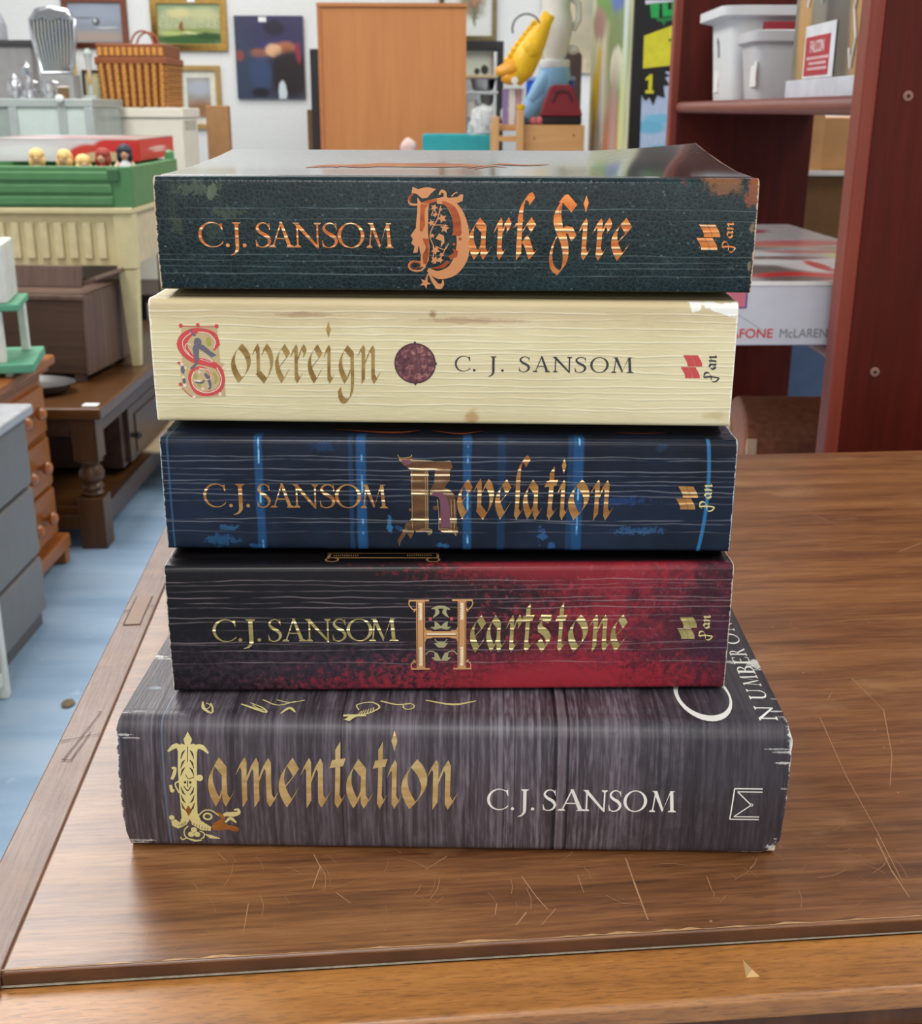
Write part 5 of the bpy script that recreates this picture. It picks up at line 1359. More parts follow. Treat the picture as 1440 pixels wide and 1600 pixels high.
MB().tube([c + Vector((.044 * math.cos(R(a)), -.02 * math.sin(R(a)), .040 * math.sin(R(a)))) for a in range(-10, 215, 15)], .0028, 8).build('wire_loop', mat('dark_wire', (70, 62, 62), .5), yt, smooth=True)
# other things on the bench and round it
o = thing('maroon_handbag', 'dark red flared handbag with a black base on the pine bench', 'bag', (.318, 4.045, .9866))
MB().prism([(-.068, .026), (.068, .026), (.058, .06), (.036, .112), (.028, .122), (-.03, .122), (-.04, .112), (-.06, .06)], 'y', -.03, .035).build('bag_body', mat('maroon_cloth', (128, 24, 36), .6), o, .006, 2)
MB().box(-.062, .066, -.024, .032, 0.0008, .028).build('base', mat('black_gloss', (24, 14, 14), .25), o, .005)
MB().tube([(-.03, -.0315, .07), (-.02, -.0315, .098), (0, -.0315, .104), (.02, -.0315, .098), (.032, -.0315, .07)], .004, 6).build('pattern', mat('dark_slate_cloth', (66, 32, 50), .7), o)
o = z0box('blue_plastic_box', 'bright blue plastic box behind the light blue boot', 'box', .30, 4.235, .9866, [('body', MB().box(-.085, .075, 0, .05, 0, .137), mat('bright_blue_plastic', (34, 92, 206), .4), .005), ('lid', MB().box(-.088, .078, -.003, .053, .1375, .151), mat('pale_blue_lid', (150, 180, 226), .4), .003)])
o = thing('picture_book', 'upright purple and cream picture book under the yellow toy', 'book', (.155, 4.03, .9866))
MB().box(-.026, .042, .02, .045, 0, .109).build('cover', [art('picture_book_print', (142, 120, 168), [(.45, .5, .16, .8, (222, 214, 202), .3), (.75, .6, .08, .6, (206, 150, 130), .4), (.95, .5, .06, .8, (230, 226, 222), .3)], .4)], o, .001)
MB().box(-.0255, .0415, .0225, .0425, .002, .1105).build('pages', PAPER.m, o)
clr = N('clear_plastic'); clr.set(col=L((226, 226, 226)), ro=.25, tr=.55, ior=1.2); clr.bump(clr.noise(clr.co(), 60, 4), .8, .01)
o = thing('clear_plastic_bag', 'crumpled clear plastic bag between the pine posts', 'bag', (.150, 4.115, .9866))
MB().ball((0, -.01, .030), (.028, .024, .029), 16, wob=.25, seed=4).build('film', clr.m, o)
o = thing('small_yellow_cup', 'little yellow cup on the shorter pine post', 'cup', (.186, 4.0, 1.0288))
MB().lathe([(.008, 0), (.012, .004), (.014, .018), (.012, .019), (.010, .006), (.002, .004)], (0, -.008, 0), 16).build('cup_body', ym, o, smooth='auto')
o = thing('pink_plush', 'small pink soft toy beside the maroon handbag', 'toy', (.237, 4.016, .9866))
MB().ball((-.008, 0, .012), (.014, .012, .012), 10).ball((.010, 0, .013), (.012, .012, .013), 10).build('plush_body', mat('pink_plush_cloth', (208, 110, 114), .9), o, smooth=True)
ch = thing('dark_chair', 'dark brown high-backed chair with rounded back behind the toys', 'chair', (.385, 4.62, 0))
pr = [(-.07, .45), (.05, .45), (.05, 1.20)] + [(.03 + .02 * math.cos(R(a)), 1.215 + .02 * math.sin(R(a))) for a in range(0, 91, 30)] + [(-.05 + .02 * math.cos(R(a)), 1.215 + .02 * math.sin(R(a))) for a in range(90, 181, 30)]
dkb = mat('dark_brown_leather', (82, 62, 54), .6)
MB().prism(pr, 'y', 0, .03).build('backrest', dkb, ch, .004)
MB().box(-.2, .035, -.27, 0, .42, .47).build('seat', dkb, ch, .01)
for x in (-.19, .0):
    for y in (-.26, -.03): MB().box(x, x + .03, y, y + .03, 0, .42).build('leg', dkb, ch)
# teal tray and oddments on a plain table behind the stack
tb = thing('trestle_table', 'plain white trestle table behind the stack, mostly hidden', 'table', (-.16, 4.32, 0))
MB().box(-.15, .22, 0, .42, .862, .880).build('tabletop', white_pl, tb, .002)
for x in (-.14, .19):
    for y in (.01, .38): MB().box(x, x + .02, y, y + .02, 0, .862).build('leg', mat('grey_steel', (120, 122, 124), .4, .6), tb)
o = thing('teal_tray', 'teal blue plastic tray of oddments behind the stack', 'tray', (-.03, 4.34, .8803))
MB().box(-.10, .125, 0, .2, 0, .012).build('tray_base', mat('teal_plastic', (38, 160, 166), .4), o, .003)
for x0, x1, y0, y1 in ((-.11, .135, -.008, 0), (-.11, .135, .2, .208), (-.11, -.10, 0, .2), (.125, .135, 0, .2)):
    MB().box(x0, x1, y0, y1, 0, .069).build('tray_rim', mat('teal_plastic', 0), o, .003)
o = thing('plastic_bag', 'cloudy plastic bag of bits heaped in the teal tray', 'bag', (.07, 4.42, .8928))
MB().ball((0, 0, .075), (.05, .05, .075), 18, wob=.3, seed=8).build('film', mat('cloudy_film', (196, 198, 196), .35, var=.2, sc=60), o)
o = thing('shell', 'small pale pink shell lying left of the teal tray', 'shell', (-.19, 4.36, .8803))
MB().ball((0, 0, .028), (.028, .024, .028), 12, wob=.35, seed=2).build('shell_body', mat('pale_pink_shell', (222, 190, 184), .6), o, smooth=True)
# orange-brown cabinet, seen from the back
orange = wood('orange_veneer', (178, 112, 60), (194, 128, 72), .5, 'z', .5, .04)
cb = thing('veneer_cabinet', 'tall orange-brown veneered cabinet against the white back wall', 'cabinet', (-.613, 5.4, 0))
MB().box(0, .628, .004, .5, 0, 1.44).build('carcass', orange, cb, .002)
MB().box(-.003, .631, -.006, .503, 1.44, 1.456).build('top', wood('orange_veneer_top', (170, 104, 54), (186, 120, 66), .5, 'x', .5, .04), cb, .002)
MB().box(-.002, .014, -.003, .004, 0, 1.44).build('edge_strip', mat('orange_edge', (176, 108, 60), .5), cb)
o = thing('display_board', 'slim black display board standing behind the left edge of the veneered cabinet', 'panel', (-.66, 5.62, 0))
MB().box(-.018, .03, 0, .04, 0, 1.285).build('panel_body', mat('black_matt', (36, 36, 40), .6), o, .004)
o = thing('cardboard_strip', 'narrow brown cardboard strip left of the slim black display board', 'cardboard', (-.70, 5.7, 0))
MB().box(-.008, .012, 0, .02, 0, 1.03).build('strip', kraft_d, o)
# ================================================================== pictures on the back wall
def picture(name, label, x0, x1, z0, z1, fr, fw_, artm, y=6.6, mount=None, tagp=None, rz=0, d=.022):
    t = thing(name, label, 'picture', ((x0 + x1) / 2, y - .0005, z0))
    a, h = (x1 - x0) / 2, z1 - z0
    if fw_:
        f = MB()
        for p in ([(-a, 0), (a, 0), (a - fw_, fw_), (-a + fw_, fw_)], [(-a, h), (-a + fw_, h - fw_), (a - fw_, h - fw_), (a, h)], [(-a, 0), (-a + fw_, fw_), (-a + fw_, h - fw_), (-a, h)], [(a, 0), (a, h), (a - fw_, h - fw_), (a - fw_, fw_)]):
            f.prism(p, 'y', -d, -.002)
        f.build('frame', fr, t, .003, 2)
    i0 = fw_
    if mount:
        MB().box(-a + i0, a - i0, -.008, -.004, i0, h - i0).build('mount', mount, t)
        i0 += .35 * (a - i0)
    MB().box(-a + i0, a - i0, -.011 if fw_ else -d, -.0085 if fw_ else -.001, i0, h - i0).build('painting', [artm], t)
    if tagp:
        MB().box(tagp[0] - .02, tagp[0] + .02, -d - .003, -d - .001, tagp[1] - .012, tagp[1] + .012).build('price_tag', wht, t)
    return t
brown_fr = wood('brown_frame', (104, 54, 32), (128, 70, 44), .5, 'x', 1, .05)
gold_fr = mat('gold_frame', (176, 138, 66), .4, .35, var=.15, sc=60, bmp=.1)
picture('aeroplane_picture', 'brown framed grey sky picture with a silver aeroplane, above the basket', -2.06, -1.725, 1.325, 1.575, brown_fr, .03, art('aeroplane_art', (146, 152, 164), [(.5, .75, .6, .25, (160, 168, 184), .6), (.5, .15, .7, .14, (172, 156, 146), .6), (.52, .52, .07, .10, (96, 98, 104), .2), (.50, .56, .03, .05, (206, 210, 216), .4), (.30, .62, .26, .02, (110, 112, 120), .5), (.72, .38, .2, .02, (206, 204, 202), .4)], .15, .02, 5))
picture('seascape_picture', 'gold framed green seascape with a small sail, right of the aeroplane picture', -1.605, -1.215, 1.315, 1.575, gold_fr, .034, art('seascape_art', (176, 182, 140), [(.5, .88, .7, .16, (140, 166, 128), .6), (.35, .78, .22, .12, (216, 206, 150), .6), (.75, .75, .22, .16, (200, 200, 150), .6), (.5, .12, .7, .16, (58, 96, 44), .5), (.6, .34, .5, .06, (140, 156, 84), .5), (.2, .26, .2, .06, (186, 196, 120), .5), (.38, .44, .03, .13, (140, 84, 50), .4), (.8, .2, .2, .08, (44, 80, 36), .5), (.5, .28, .12, .04, (206, 210, 150), .5)], .3, .06, 6, .2), tagp=(.02, .245))
picture('dark_portrait', 'unframed dark blue canvas with pale shapes, left of the cabinet', -1.177, -.823, 1.083, 1.486, None, 0, art('dark_canvas_art', (62, 66, 88), [(.7, .8, .5, .3, (56, 50, 88), .6), (.6, .64, .24, .07, (64, 56, 108), .5), (.58, .85, .15, .09, (36, 30, 48), .3), (.72, .62, .18, .07, (176, 106, 72), .4), (.35, .55, .16, .05, (160, 96, 66), .5), (.56, .59, .12, .08, (226, 178, 136), .25), (.78, .3, .32, .28, (36, 26, 30), .3), (.12, .25, .14, .45, (54, 66, 88), .4), (.36, .3, .16, .22, (56, 72, 108), .4), (.92, .56, .04, .12, (150, 46, 64), .4), (.06, .52, .06, .06, (140, 74, 66), .5), (.67, .08, .06, .14, (206, 216, 220), .15), (.35, .08, .14, .06, (30, 28, 40), .4)], .3, .03, 6, .12), tagp=(-.03, .385))
picture('plant_picture', 'narrow dark framed botanical picture low behind the basket', -1.985, -1.68, .90, 1.222, mat('dark_frame', (54, 44, 38), .5), .014, art('botanical_art', (196, 186, 142), [(.35, .6, .14, .3, (140, 150, 120), .6), (.5, .4, .02, .3, (120, 110, 80), .4)], .3))
picture('mounted_print', 'gilt framed small print with wide cream mount, right of the basket', -1.50, -1.265, .93, 1.245, mat('pale_gilt_frame', (176, 142, 84), .45, .3), .026, art('landscape_print_art', (160, 150, 140), [(.5, .75, .6, .2, (176, 182, 190), .6), (.5, .2, .6, .2, (150, 106, 72), .6)], .3), mount=mat('cream_mount', (222, 220, 206), .8))
picture('floral_picture', 'gold framed floral picture with white mount, right of the cabinet', -.12, .175, 1.37, 1.78, mat('olive_gilt_frame', (128, 112, 74), .45, .3), .024, art('floral_art', (222, 224, 218), [(.62, .42, .2, .16, (120, 112, 82), .7), (.55, .62, .22, .2, (168, 90, 76), .8), (.68, .55, .1, .1, (196, 150, 96), .6), (.62, .28, .05, .14, (112, 112, 80), .5), (.45, .45, .1, .08, (140, 130, 100), .6)], .3, .12, 9))
picture('abstract_canvas', 'big unframed beige and grey abstract canvas behind the toys', .41, .80, 1.215, 1.75, None, 0, art('abstract_art', (196, 182, 152), [(.3, .6, .3, .2, (206, 190, 158), .7), (.75, .65, .2, .3, (160, 160, 142), .7), (.6, .3, .3, .12, (176, 166, 140), .7), (.85, .2, .15, .2, (150, 152, 132), .6)], .6, .1, 5, .15))
o = thing('yellow_edged_frame', 'narrow yellow edged frame leaning on the wall behind the glass counter', 'frame', (-2.02, 6.45, .0))
MB().box(-.06, 0, 0, .02, .9, 1.32).box(-.06, 0, 0, .02, 0, .9).build('backing', mat('grey_glass_board', (176, 178, 172), .3), o)
MB().box(0, .045, -.004, .022, 0, 1.32).build('yellow_edge', mat('ochre_edge', (222, 186, 98), .5), o, .002)
# black shelf unit with ornaments, behind the cabinet
ux1 = at(787, 66, 6.1).x
sh_ = thing('black_shelf_unit', 'black shelf unit with ornaments half hidden by the cabinet', 'shelf unit', (0, 6.1, 0))
blk = mat('black_matt', 0)
zt = at(760, 64, 6.1).z
MB().box(-.35, ux1, 0, .3, zt - .035, zt).build('top', blk, sh_, .002)
for x in (-.35, ux1 - .025): MB().box(x, x + .025, 0, .3, 0, zt - .035).build('upright', blk, sh_)
sz = [at(760, y, 6.1).z for y in (117, 142, 185)]
for z, c in zip(sz, ((214, 190, 150), (206, 210, 212), (160, 160, 156))):
    MB().box(-.325, ux1 - .025, 0, .29, z - .012, z).build('shelf', mat('shelf_%d' % c[0], c, .4), sh_)
o = thing('white_photo_frame', 'white picture with dark leaf shapes on the top black shelf', 'picture frame', (.09, 6.16, sz[0] + .0002))
MB().box(-.12, .062, 0, .015, 0, .11).build('picture', [art('leaf_picture', (214, 224, 208), [(.75, .22, .1, .2, (40, 44, 40), .2), (.55, .16, .08, .14, (50, 50, 46), .2), (.95, .5, .03, .6, (206, 170, 160), .2)], .3)], o)
o = thing('silver_dish', 'bright silver dish on the second black shelf', 'dish', (.10, 6.2, sz[1] + .0003))
chrome = N('chrome'); chrome.set(col=L((196, 198, 202)), me=1, ro=.16)
MB().lathe([(.03, 0), (.05, .006), (.062, .05), (.066, .055), (.058, .048), (.046, .012), (.01, .008)], (0, 0, 0), 24).build('dish_body', chrome.m, o, smooth='auto')
o = thing('glass_goblet', 'small clear goblet on the third black shelf', 'glass', (.12, 6.2, sz[2] + .0003))
MB().lathe([(.03, 0), (.028, .004), (.005, .01), (.005, .05), (.03, .07), (.034, .11), (.03, .11), (.026, .075), (.003, .06)], (0, 0, 0), 20).build('goblet_body', mat('grey_glass', (170, 176, 172), .15), o, smooth='auto')
o = thing('white_mug', 'white mug beside the goblet on the third black shelf', 'mug', (.035, 6.18, sz[2] + .0003))
MB().lathe([(.03, 0), (.034, .004), (.034, .085), (.030, .085), (.030, .008), (.004, .006)], (0, 0, 0), 20).build('mug_body', wc, o, smooth='auto')
MB().tube([(.033, 0, .07), (.052, 0, .062), (.052, 0, .03), (.033, 0, .022)], .005, 8).build('handle', wc, o, smooth=True)
# ================================================================== left: basket, counter, tables, chests
cream_p = mat('cream_paint', (216, 202, 154), .5, var=.04)
wp = thing('white_pedestal', 'white box pedestal with a capped top, under the wicker basket', 'pedestal', (-1.285, 4.6, 0))
ivory = mat('ivory_paint', (226, 220, 204), .55, var=.02)
MB().box(.008, .25, .008, .28, 0, 1.0).build('body', ivory, wp, .003)
MB().box(0, .258, 0, .288, 1.0, 1.034).build('cap', ivory, wp, .004)
MB().box(.2502, .2515, .05, .24, .955, .99).build('vent', mat('grey_vent', (186, 180, 168), .6, var=.3, sc=120), wp)
o = thing('flat_cardboard', 'flattened brown cardboard box standing right of the white pedestal', 'cardboard', (-1.105, 5.38, 0))
MB().box(0, .098, 0, .05, 0, 1.045).build('board', mat('flat_brown_card', (164, 120, 76), .75, var=.06), o, .004)
# wicker basket
cane = mat('honey_cane', (206, 144, 70), .5, var=.12, sc=80)
cane_d = mat('brown_weave', (134, 76, 36), .6, var=.15, sc=120)
band = mat('chestnut_band', (142, 78, 40), .5, var=.08)
wb = thing('wicker_basket', 'honey brown wicker picnic basket with lid and loop handles, on the white pedestal', 'basket', (-1.205, 4.735, 1.0345))
hw, hd = .118, .128
H1 = .165
MB().box(-hw + .006, hw - .006, -hd + .006, hd - .006, .002, H1, top=(1.06, 1.06)).build('basket_core', cane_d, wb)
cn = MB()
for i in range(9):
    x = -hw + .014 + i * (2 * hw - .028) / 8
    cn.tube([(x, -hd + .002, .004), (x * 1.06, -hd * 1.06 + .004, H1 - .012)], .0098, 8)
for i in range(9):
    y = -hd + .014 + i * (2 * hd - .028) / 8
    for s_ in (-1, 1): cn.tube([(s_ * (hw - .003), y, .004), (s_ * (hw * 1.06 - .005), y * 1.06, H1 - .012)], .0085, 6)
cn.build('cane', cane, wb, smooth='auto')['kind'] = 'stuff'
wv = MB()
for k in range(15):
    z = .012 + k * .0105
    q = 1 + .06 * z / H1
    a, b = hw * q + .0035, hd * q + .0035
    ring_ = []
    for i in range(36):
        x = -a + 2 * a * i / 36; ring_.append((x, -b - (.0035 if (i + k) % 2 else -.004), z))
    for i in range(36):
        y = -b + 2 * b * i / 36; ring_.append((a + (.0035 if (i + k) % 2 else -.004), y, z))
    ring_ += [(a, b, z), (-a, b, z)]
    wv.tube(ring_, .0019, 5, closed=True)
wv.build('weave', cane_d, wb)['kind'] = 'stuff'
MB().box(-hw * 1.06 - .006, hw * 1.06 + .006, -hd * 1.06 - .006, hd * 1.06 + .006, H1 - .014, H1 + .010).build('lid_band', band, wb, .003)
ld = MB().box(-hw * 1.04, hw * 1.04, -hd * 1.04, hd * 1.04, H1 + .0102, H1 + .05)
lo_ = ld.build('lid', cane_d, wb, .004)
cn = MB()
for i in range(11):
    x = -hw + .008 + i * (2 * hw - .016) / 10
    cn.tube([(x, -hd * 1.04 - .001, H1 + .014), (x, -hd * 1.04 - .001, H1 + .042)], .0085, 8)
cn.build('lid_cane', cane, lo_, smooth='auto')
MB().box(-hw * 1.05, hw * 1.05, -hd * 1.05, hd * 1.05, H1 + .046, H1 + .054).build('lid_rim', band, lo_, .003)
for y in (-.03, .05):
    MB().tube([(.02 + .042 * math.cos(R(a)), y + .012 * math.sin(R(a)), H1 + .052 + .052 * math.sin(R(a))) for a in range(0, 181, 15)], .004, 8).build('handle', mat('red_brown_cane', (138, 66, 42), .5), wb, smooth='auto')
# glass-sided counter with trophies
alu = mat('brushed_aluminium', (176, 184, 180), .4, .3, var=.04)
gl = mat('frosted_panel', (196, 208, 202), .3, var=.03)
gl_d = mat('shaded_glass', (150, 160, 154), .25, var=.1, sc=10)
ct = thing('glass_counter', 'grey-green glass display counter with aluminium frame at far left', 'counter', (-2.3, 4.2, 0))
MB().box(0, 1.06, 0, .38, 1.035, 1.062).build('top', alu, ct, .003)
for x in (.0, .40, .775, .94, 1.03): MB().box(x, x + .028, 0, .028, 0, 1.035).build('upright', alu, ct, .002)
MB().box(.028, .40, .008, .014, .05, 1.035).build('glass_panel', gl_d, ct)
MB().box(.428, .775, .008, .014, .05, 1.035).build('glass_panel', gl_d, ct)
MB().box(.803, .94, .008, .014, .05, 1.035).build('glass_panel', gl, ct)
MB().box(.968, 1.03, .008, .014, .05, 1.035).build('glass_panel', gl, ct)
MB().box(.02, 1.05, .03, .37, .02, 1.034).build('inner_cabinet', gl_d, ct)
MB().lathe([(.013, 0), (.013, -.018), (.008, -.022)], (.955, 0, 1.062), 14, axis='y').build('corner_cap', mat('pale_cap', (222, 228, 226), .3), ct, smooth='auto')
gr_ = thing('chrome_grille', 'old chrome car radiator grille with upright bars, on the glass counter', 'grille', (-1.405, 4.38, 1.0625))
P = [(-.052, .085), (-.072, .20), (-.075, .255), (-.05, .285), (0, .292), (.05, .285), (.075, .255), (.072, .20), (.052, .085)]
MB().tube([(x, 0, z) for x, z in P] , [.008] * 9, 10, closed=True).build('shell', chrome.m, gr_, smooth='auto')
for i in range(11):
    x = -.055 + i * .011
    MB().tube([(x * .82, -.002, .088), (x * 1.12, -.008, .2), (x * 1.12, -.004, .262)], .0032, 6).build('bar', chrome.m, gr_, smooth='auto')
MB().prism([(x * .95, z) for x, z in P], 'y', .008, .014).build('backing', mat('dark_mesh', (74, 74, 76), .5, var=.2, sc=80), gr_)
MB().prism([(-.07, .25), (-.05, .285), (0, .294), (.05, .285), (.07, .25), (.03, .262), (0, .25), (-.03, .262)], 'y', -.014, .006).build('crest', chrome.m, gr_, .004)
MB().box(-.055, .06, -.03, .06, 0.0005, .079).build('plinth', mat('grey_card_plinth', (146, 146, 146), .6), gr_, .002)
silver = N('silver_plate'); silver.set(col=L((186, 186, 190)), me=.85, ro=.25)
def cup(name, label, x, y, z, prof, cat='trophy', hd_=None):
    t = thing(name, label, cat, (x, y, z), 0, 'silverware on the glass counter')
    MB().lathe(prof, (0, 0, 0), 22).build('vessel', silver.m, t, smooth='auto')
    for s_ in (hd_ or ()):
        MB().tube([(s_ * .016, 0, .055), (s_ * .034, 0, .05), (s_ * .03, 0, .03), (s_ * .014, 0, .026)], .003, 8).build('handle', silver.m, t, smooth='auto')
    return t
cup('silver_trophy', 'tallest silver trophy on a stepped base, below the grille', -1.47, 4.27, 1.0625, [(.034, 0), (.034, .008), (.026, .010), (.024, .026), (.008, .03), (.010, .05), (.006, .065), (.016, .075), (.020, .10), (.012, .104), (.004, .118)], hd_=(1,))
cup('silver_pot', 'round silver pot left of the tallest trophy', -1.528, 4.30, 1.0625, [(.016, 0), (.022, .006), (.028, .03), (.026, .05), (.014, .062), (.016, .066), (.004, .08)])
cup('silver_jug', 'small silver jug with handle right of the tallest trophy', -1.398, 4.25, 1.0625, [(.014, 0), (.020, .006), (.022, .03), (.016, .045), (.018, .056), (.014, .054), (.003, .04)], hd_=(-1, 1))
o = thing('brown_tin', 'little brown tin at the right of the silverware', 'tin', (-1.352, 4.26, 1.0625))
MB().box(-.016, .016, -.012, .012, 0, .034).build('tin_body', mat('brown_tin', (110, 82, 50), .5), o, .002)
MB().box(-.017, .017, -.013, .013, .0342, .04).build('lid', mat('cream_tin', (214, 206, 190), .5), o, .002)
o = thing('grey_display_case', 'grey display case standing behind the silverware at the left edge', 'case', (-1.62, 4.46, 1.0625))
MB().box(-.1, .105, 0, .06, 0, .175).build('case_body', mat('grey_case', (140, 138, 138), .5), o, .003)
MB().box(-.1, .13, -.01, .07, .175, .195).build('case_lid', mat('charcoal_lid', (60, 58, 60), .4), o, .003)
o = thing('smoked_dome', 'smoky grey glass dome on top of the grey display case', 'dome', (-1.66, 4.49, 1.2578))
MB().lathe([(.055, 0), (.055, .05), (.042, .09), (.015, .11)], (0, 0, 0), 24).build('dome_glass', mat('smoke_glass', (150, 152, 158), .2), o, smooth='auto')
o = thing('glass_column', 'slim clear glass ornament column right of the grille', 'ornament', (-1.30, 4.40, 1.0625))
MB().box(-.02, .02, -.02, .02, 0, .012).lathe([(.006, .012), (.010, .03), (.004, .06), (.009, .10), (.012, .13), (.016, .15), (.006, .165)], (0, 0, 0), 16).build('column', mat('grey_glass', 0), o, smooth='auto')
MB().ball((0, -.008, .075), (.006, .004, .03), 8).build('amber_drop', mat('amber_glass', (196, 156, 110), .3), o, smooth=True)
# oak coffee table with turned legs
oak_x = wood('dark_oak_top', (66, 38, 18), (104, 66, 32), .32, 'x', .7, .08, coat=.2)
oak_y = wood('dark_oak_side', (48, 32, 24), (78, 54, 42), .4, 'y', .7, .08)
oak_z = wood('dark_oak_leg', (56, 34, 18), (96, 60, 28), .4, 'z', .7, .08)
cf = thing('oak_coffee_table', 'long dark oak coffee table with turned legs, low shelf and cupboard', 'coffee table', (-.852, 2.725, 0))
MB().box(-.66, 0, 0, 1.25, .332, .36).build('tabletop', oak_x, cf, .005, 2)
MB().box(-.627, -.025, .025, 1.222, .285, .3315).build('apron', oak_y, cf, .002)
for x in (-.052, -.608):
    for y in (.052, 1.198):
        l = MB().box(x - .03, x + .03, y - .03, y + .03, .225, .331)
        l.lathe([(.028, .225), (.032, .219), (.018, .212), (.024, .204), (.031, .19), (.029, .175), (.019, .165), (.024, .16), (.028, .152), (.02, .145), (.027, .138), (.022, .130)], (x, y, 0), 18)
        l.box(x - .032, x + .032, y - .032, y + .032, 0, .130)
        l.build('leg', oak_z, cf, .002, 2)
MB().box(-.62, -.036, .036, 1.214, .085, .105).build('lower_shelf', oak_x, cf, .002)
MB().box(-.604, -.056, .024, .04, .05, .085).build('lower_rail', oak_z, cf, .002)
MB().box(-.04, -.022, .086, 1.16, .055, .105).build('lower_rail', oak_y, cf, .002)
cu_ = MB().box(-.6, -.045, .30, .80, .124, .2845).build('cupboard', oak_y, cf, .002)
d_ = MB().box(-.0449, -.032, .335, .77, .130, .278)
d_ = d_.build('door', oak_y, cu_, .002)
MB().box(-.032, -.028, .39, .715, .145, .25).build('door_panel', oak_y, d_, .003)
MB().lathe([(.007, 0), (.007, .012), (.012, .018), (.004, .026)], (-.032, .36, .2), 12, axis='x').build('knob', mat('dark_iron', (40, 34, 32), .5), d_, smooth='auto')
o = thing('white_price_card', 'small white price card on the front corner of the oak coffee table', 'card', (-.885, 2.765, .3603))
MB().box(-.018, .018, -.016, .012, 0, .0012).build('card', wht, o)
o = thing('kraft_board', 'pale cardboard sheet poking out from the oak table lower shelf', 'cardboard', (-.846, 3.335, .1055))
MB().box(-.07, .15, -.10, .25, 0, .008).build('sheet', mat('pale_card', (222, 196, 156), .7), o, .001)
# brown wooden planter box
pbx = thing('wooden_box', 'dark brown slatted wooden box with raised lid, on the oak coffee table', 'box', (-.985, 3.02, .3608), R(-6))
dw_ = wood('old_brown_wood', (58, 38, 26), (92, 66, 50), .6, 'x', .6, .15)
dw2 = wood('old_brown_side', (84, 62, 52), (116, 90, 78), .6, 'z', .6, .15)
for x in (-.19, .0):
    for y in (.0, .27): MB().box(x - .012, x + .012, y - .012, y + .012, 0, .02).build('foot', dw_, pbx)
MB().box(-.21, .022, -.012, .292, .02, .21, top=(1.05, 1.02)).build('body', dw_, pbx, .003)
MB().box(.0225, .030, -.016, .296, .02, .216).build('end_panel', dw2, pbx, .002).rotation_euler = (0, R(1.5), 0)
MB().box(-.22, .034, -.020, .30, .2105, .224).build('rim', dw2, pbx, .003)
ld = MB().box(-.225, .03, 0, .012, 0, .055).build('lid', dw2, pbx, .003)
ld.location = (0, -.014, .243); ld.rotation_euler = (R(-12), 0, 0)
ld2 = MB().box(.0, .05, 0, .26, 0, .010).build('lid_flap', dw2, pbx, .002)
ld2.location = (.02, .0, .242); ld2.rotation_euler = (0, R(-22), 0)
o = thing('pewter_tray', 'dull pewter tray in front of the brown wooden box', 'tray', (-1.075, 2.895, .3605), 0)
MB().lathe([(.07, 0), (.085, .006), (.10, .024), (.104, .026), (.1, .021), (.082, .01), (.02, .005)], (0, 0, 0), 28, sx=1.1, sy=.75).build('tray_body', mat('pewter', (120, 118, 116), .35, .6), o, smooth='auto')
# cream side table with fluted apron, standing on the oak one
cr2 = thing('cream_table', 'cream painted table with fluted apron and tapered legs, on the oak table', 'table', (-.868, 3.2, .3605))
MB().box(-.75, .004, -.006, .46, .408, .424).build('tabletop', cream_p, cr2, .004, 2)
apf = MB().box(-.70, -.048, .012, .028, .272, .408)
apf.build('apron', cream_p, cr2, .002)
fl_ = MB()
for i in range(16):
    x = -.075 - i * .038
    fl_.box(x - .023, x, .004, .0118, .29, .385)
fl_.build('fluting', mat('cream_flute', (222, 208, 162), .5), cr2, .004, 2)['kind'] = 'stuff'
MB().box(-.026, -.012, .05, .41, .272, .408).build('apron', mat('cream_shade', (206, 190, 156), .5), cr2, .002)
MB().box(-.70, -.05, .425, .44, .272, .408).build('apron', cream_p, cr2, .002)
for x, y in ((-.025, .025), (-.025, .435), (-.715, .025), (-.715, .435)):
    l = MB().box(x - .025, x + .025, y - .025, y + .025, .265, .408)
    l.add([(x + sx * w_, y + sy * w_, z) for z, w_ in ((0, .012), (.262, .0235)) for sy in (-1, 1) for sx in (-1, 1)], [(0, 2, 3, 1), (4, 5, 7, 6), (0, 1, 5, 4), (2, 6, 7, 3), (0, 4, 6, 2), (1, 3, 7, 5)])
    l.build('leg', cream_p, cr2, .002)
# green crate of dolls
gc2 = thing('green_crate', 'green plastic crate full of dolls on the cream table', 'crate', (-.862, 3.2, .785))
grn_p = mat('green_plastic', (82, 134, 84), .45, var=.05)
f = MB().box(-.72, 0, 0, .012, 0, .104)
f.build('front_panel', grn_p, gc2, .003)
for z in (.006, .036, .068): MB().box(-.70, -.05, -.006, 0, z, z + .022).build('rib', grn_p, gc2, .003)
MB().box(-.06, -.03, -.008, -.0001, .066, .098).build('latch', mat('green_plastic_dark', (60, 104, 64), .5), gc2, .002)
MB().box(-.014, 0.0, .0125, .52, 0, .104).build('end_panel', grn_p, gc2, .003)
MB().box(-.72, -.706, .0125, .52, 0, .104).build('end_panel', grn_p, gc2, .003)
MB().box(-.72, 0, .5205, .532, 0, .104).build('back_panel', grn_p, gc2, .003)
MB().box(-.706, -.014, .0125, .52, 0, .008).build('floor_panel', grn_p, gc2)
for y in (.46,): MB().lathe([(.014, 0), (.014, .02), (.006, .026)], (-.012, y + .03, .104), 12).build('corner_peg', grn_p, gc2, smooth='auto')
hairs = {'blond': mat('blond_doll_hair', (222, 184, 116), .7, var=.25, sc=120, bmp=.4, st=(1, 1, .3)), 'red': mat('auburn_doll_hair', (150, 52, 40), .7, var=.2, sc=120, bmp=.4), 'dark': mat('navy_doll_hair', (32, 38, 52), .6, var=.2, sc=120, bmp=.4)}
skin = mat('doll_skin', (226, 178, 148), .5)
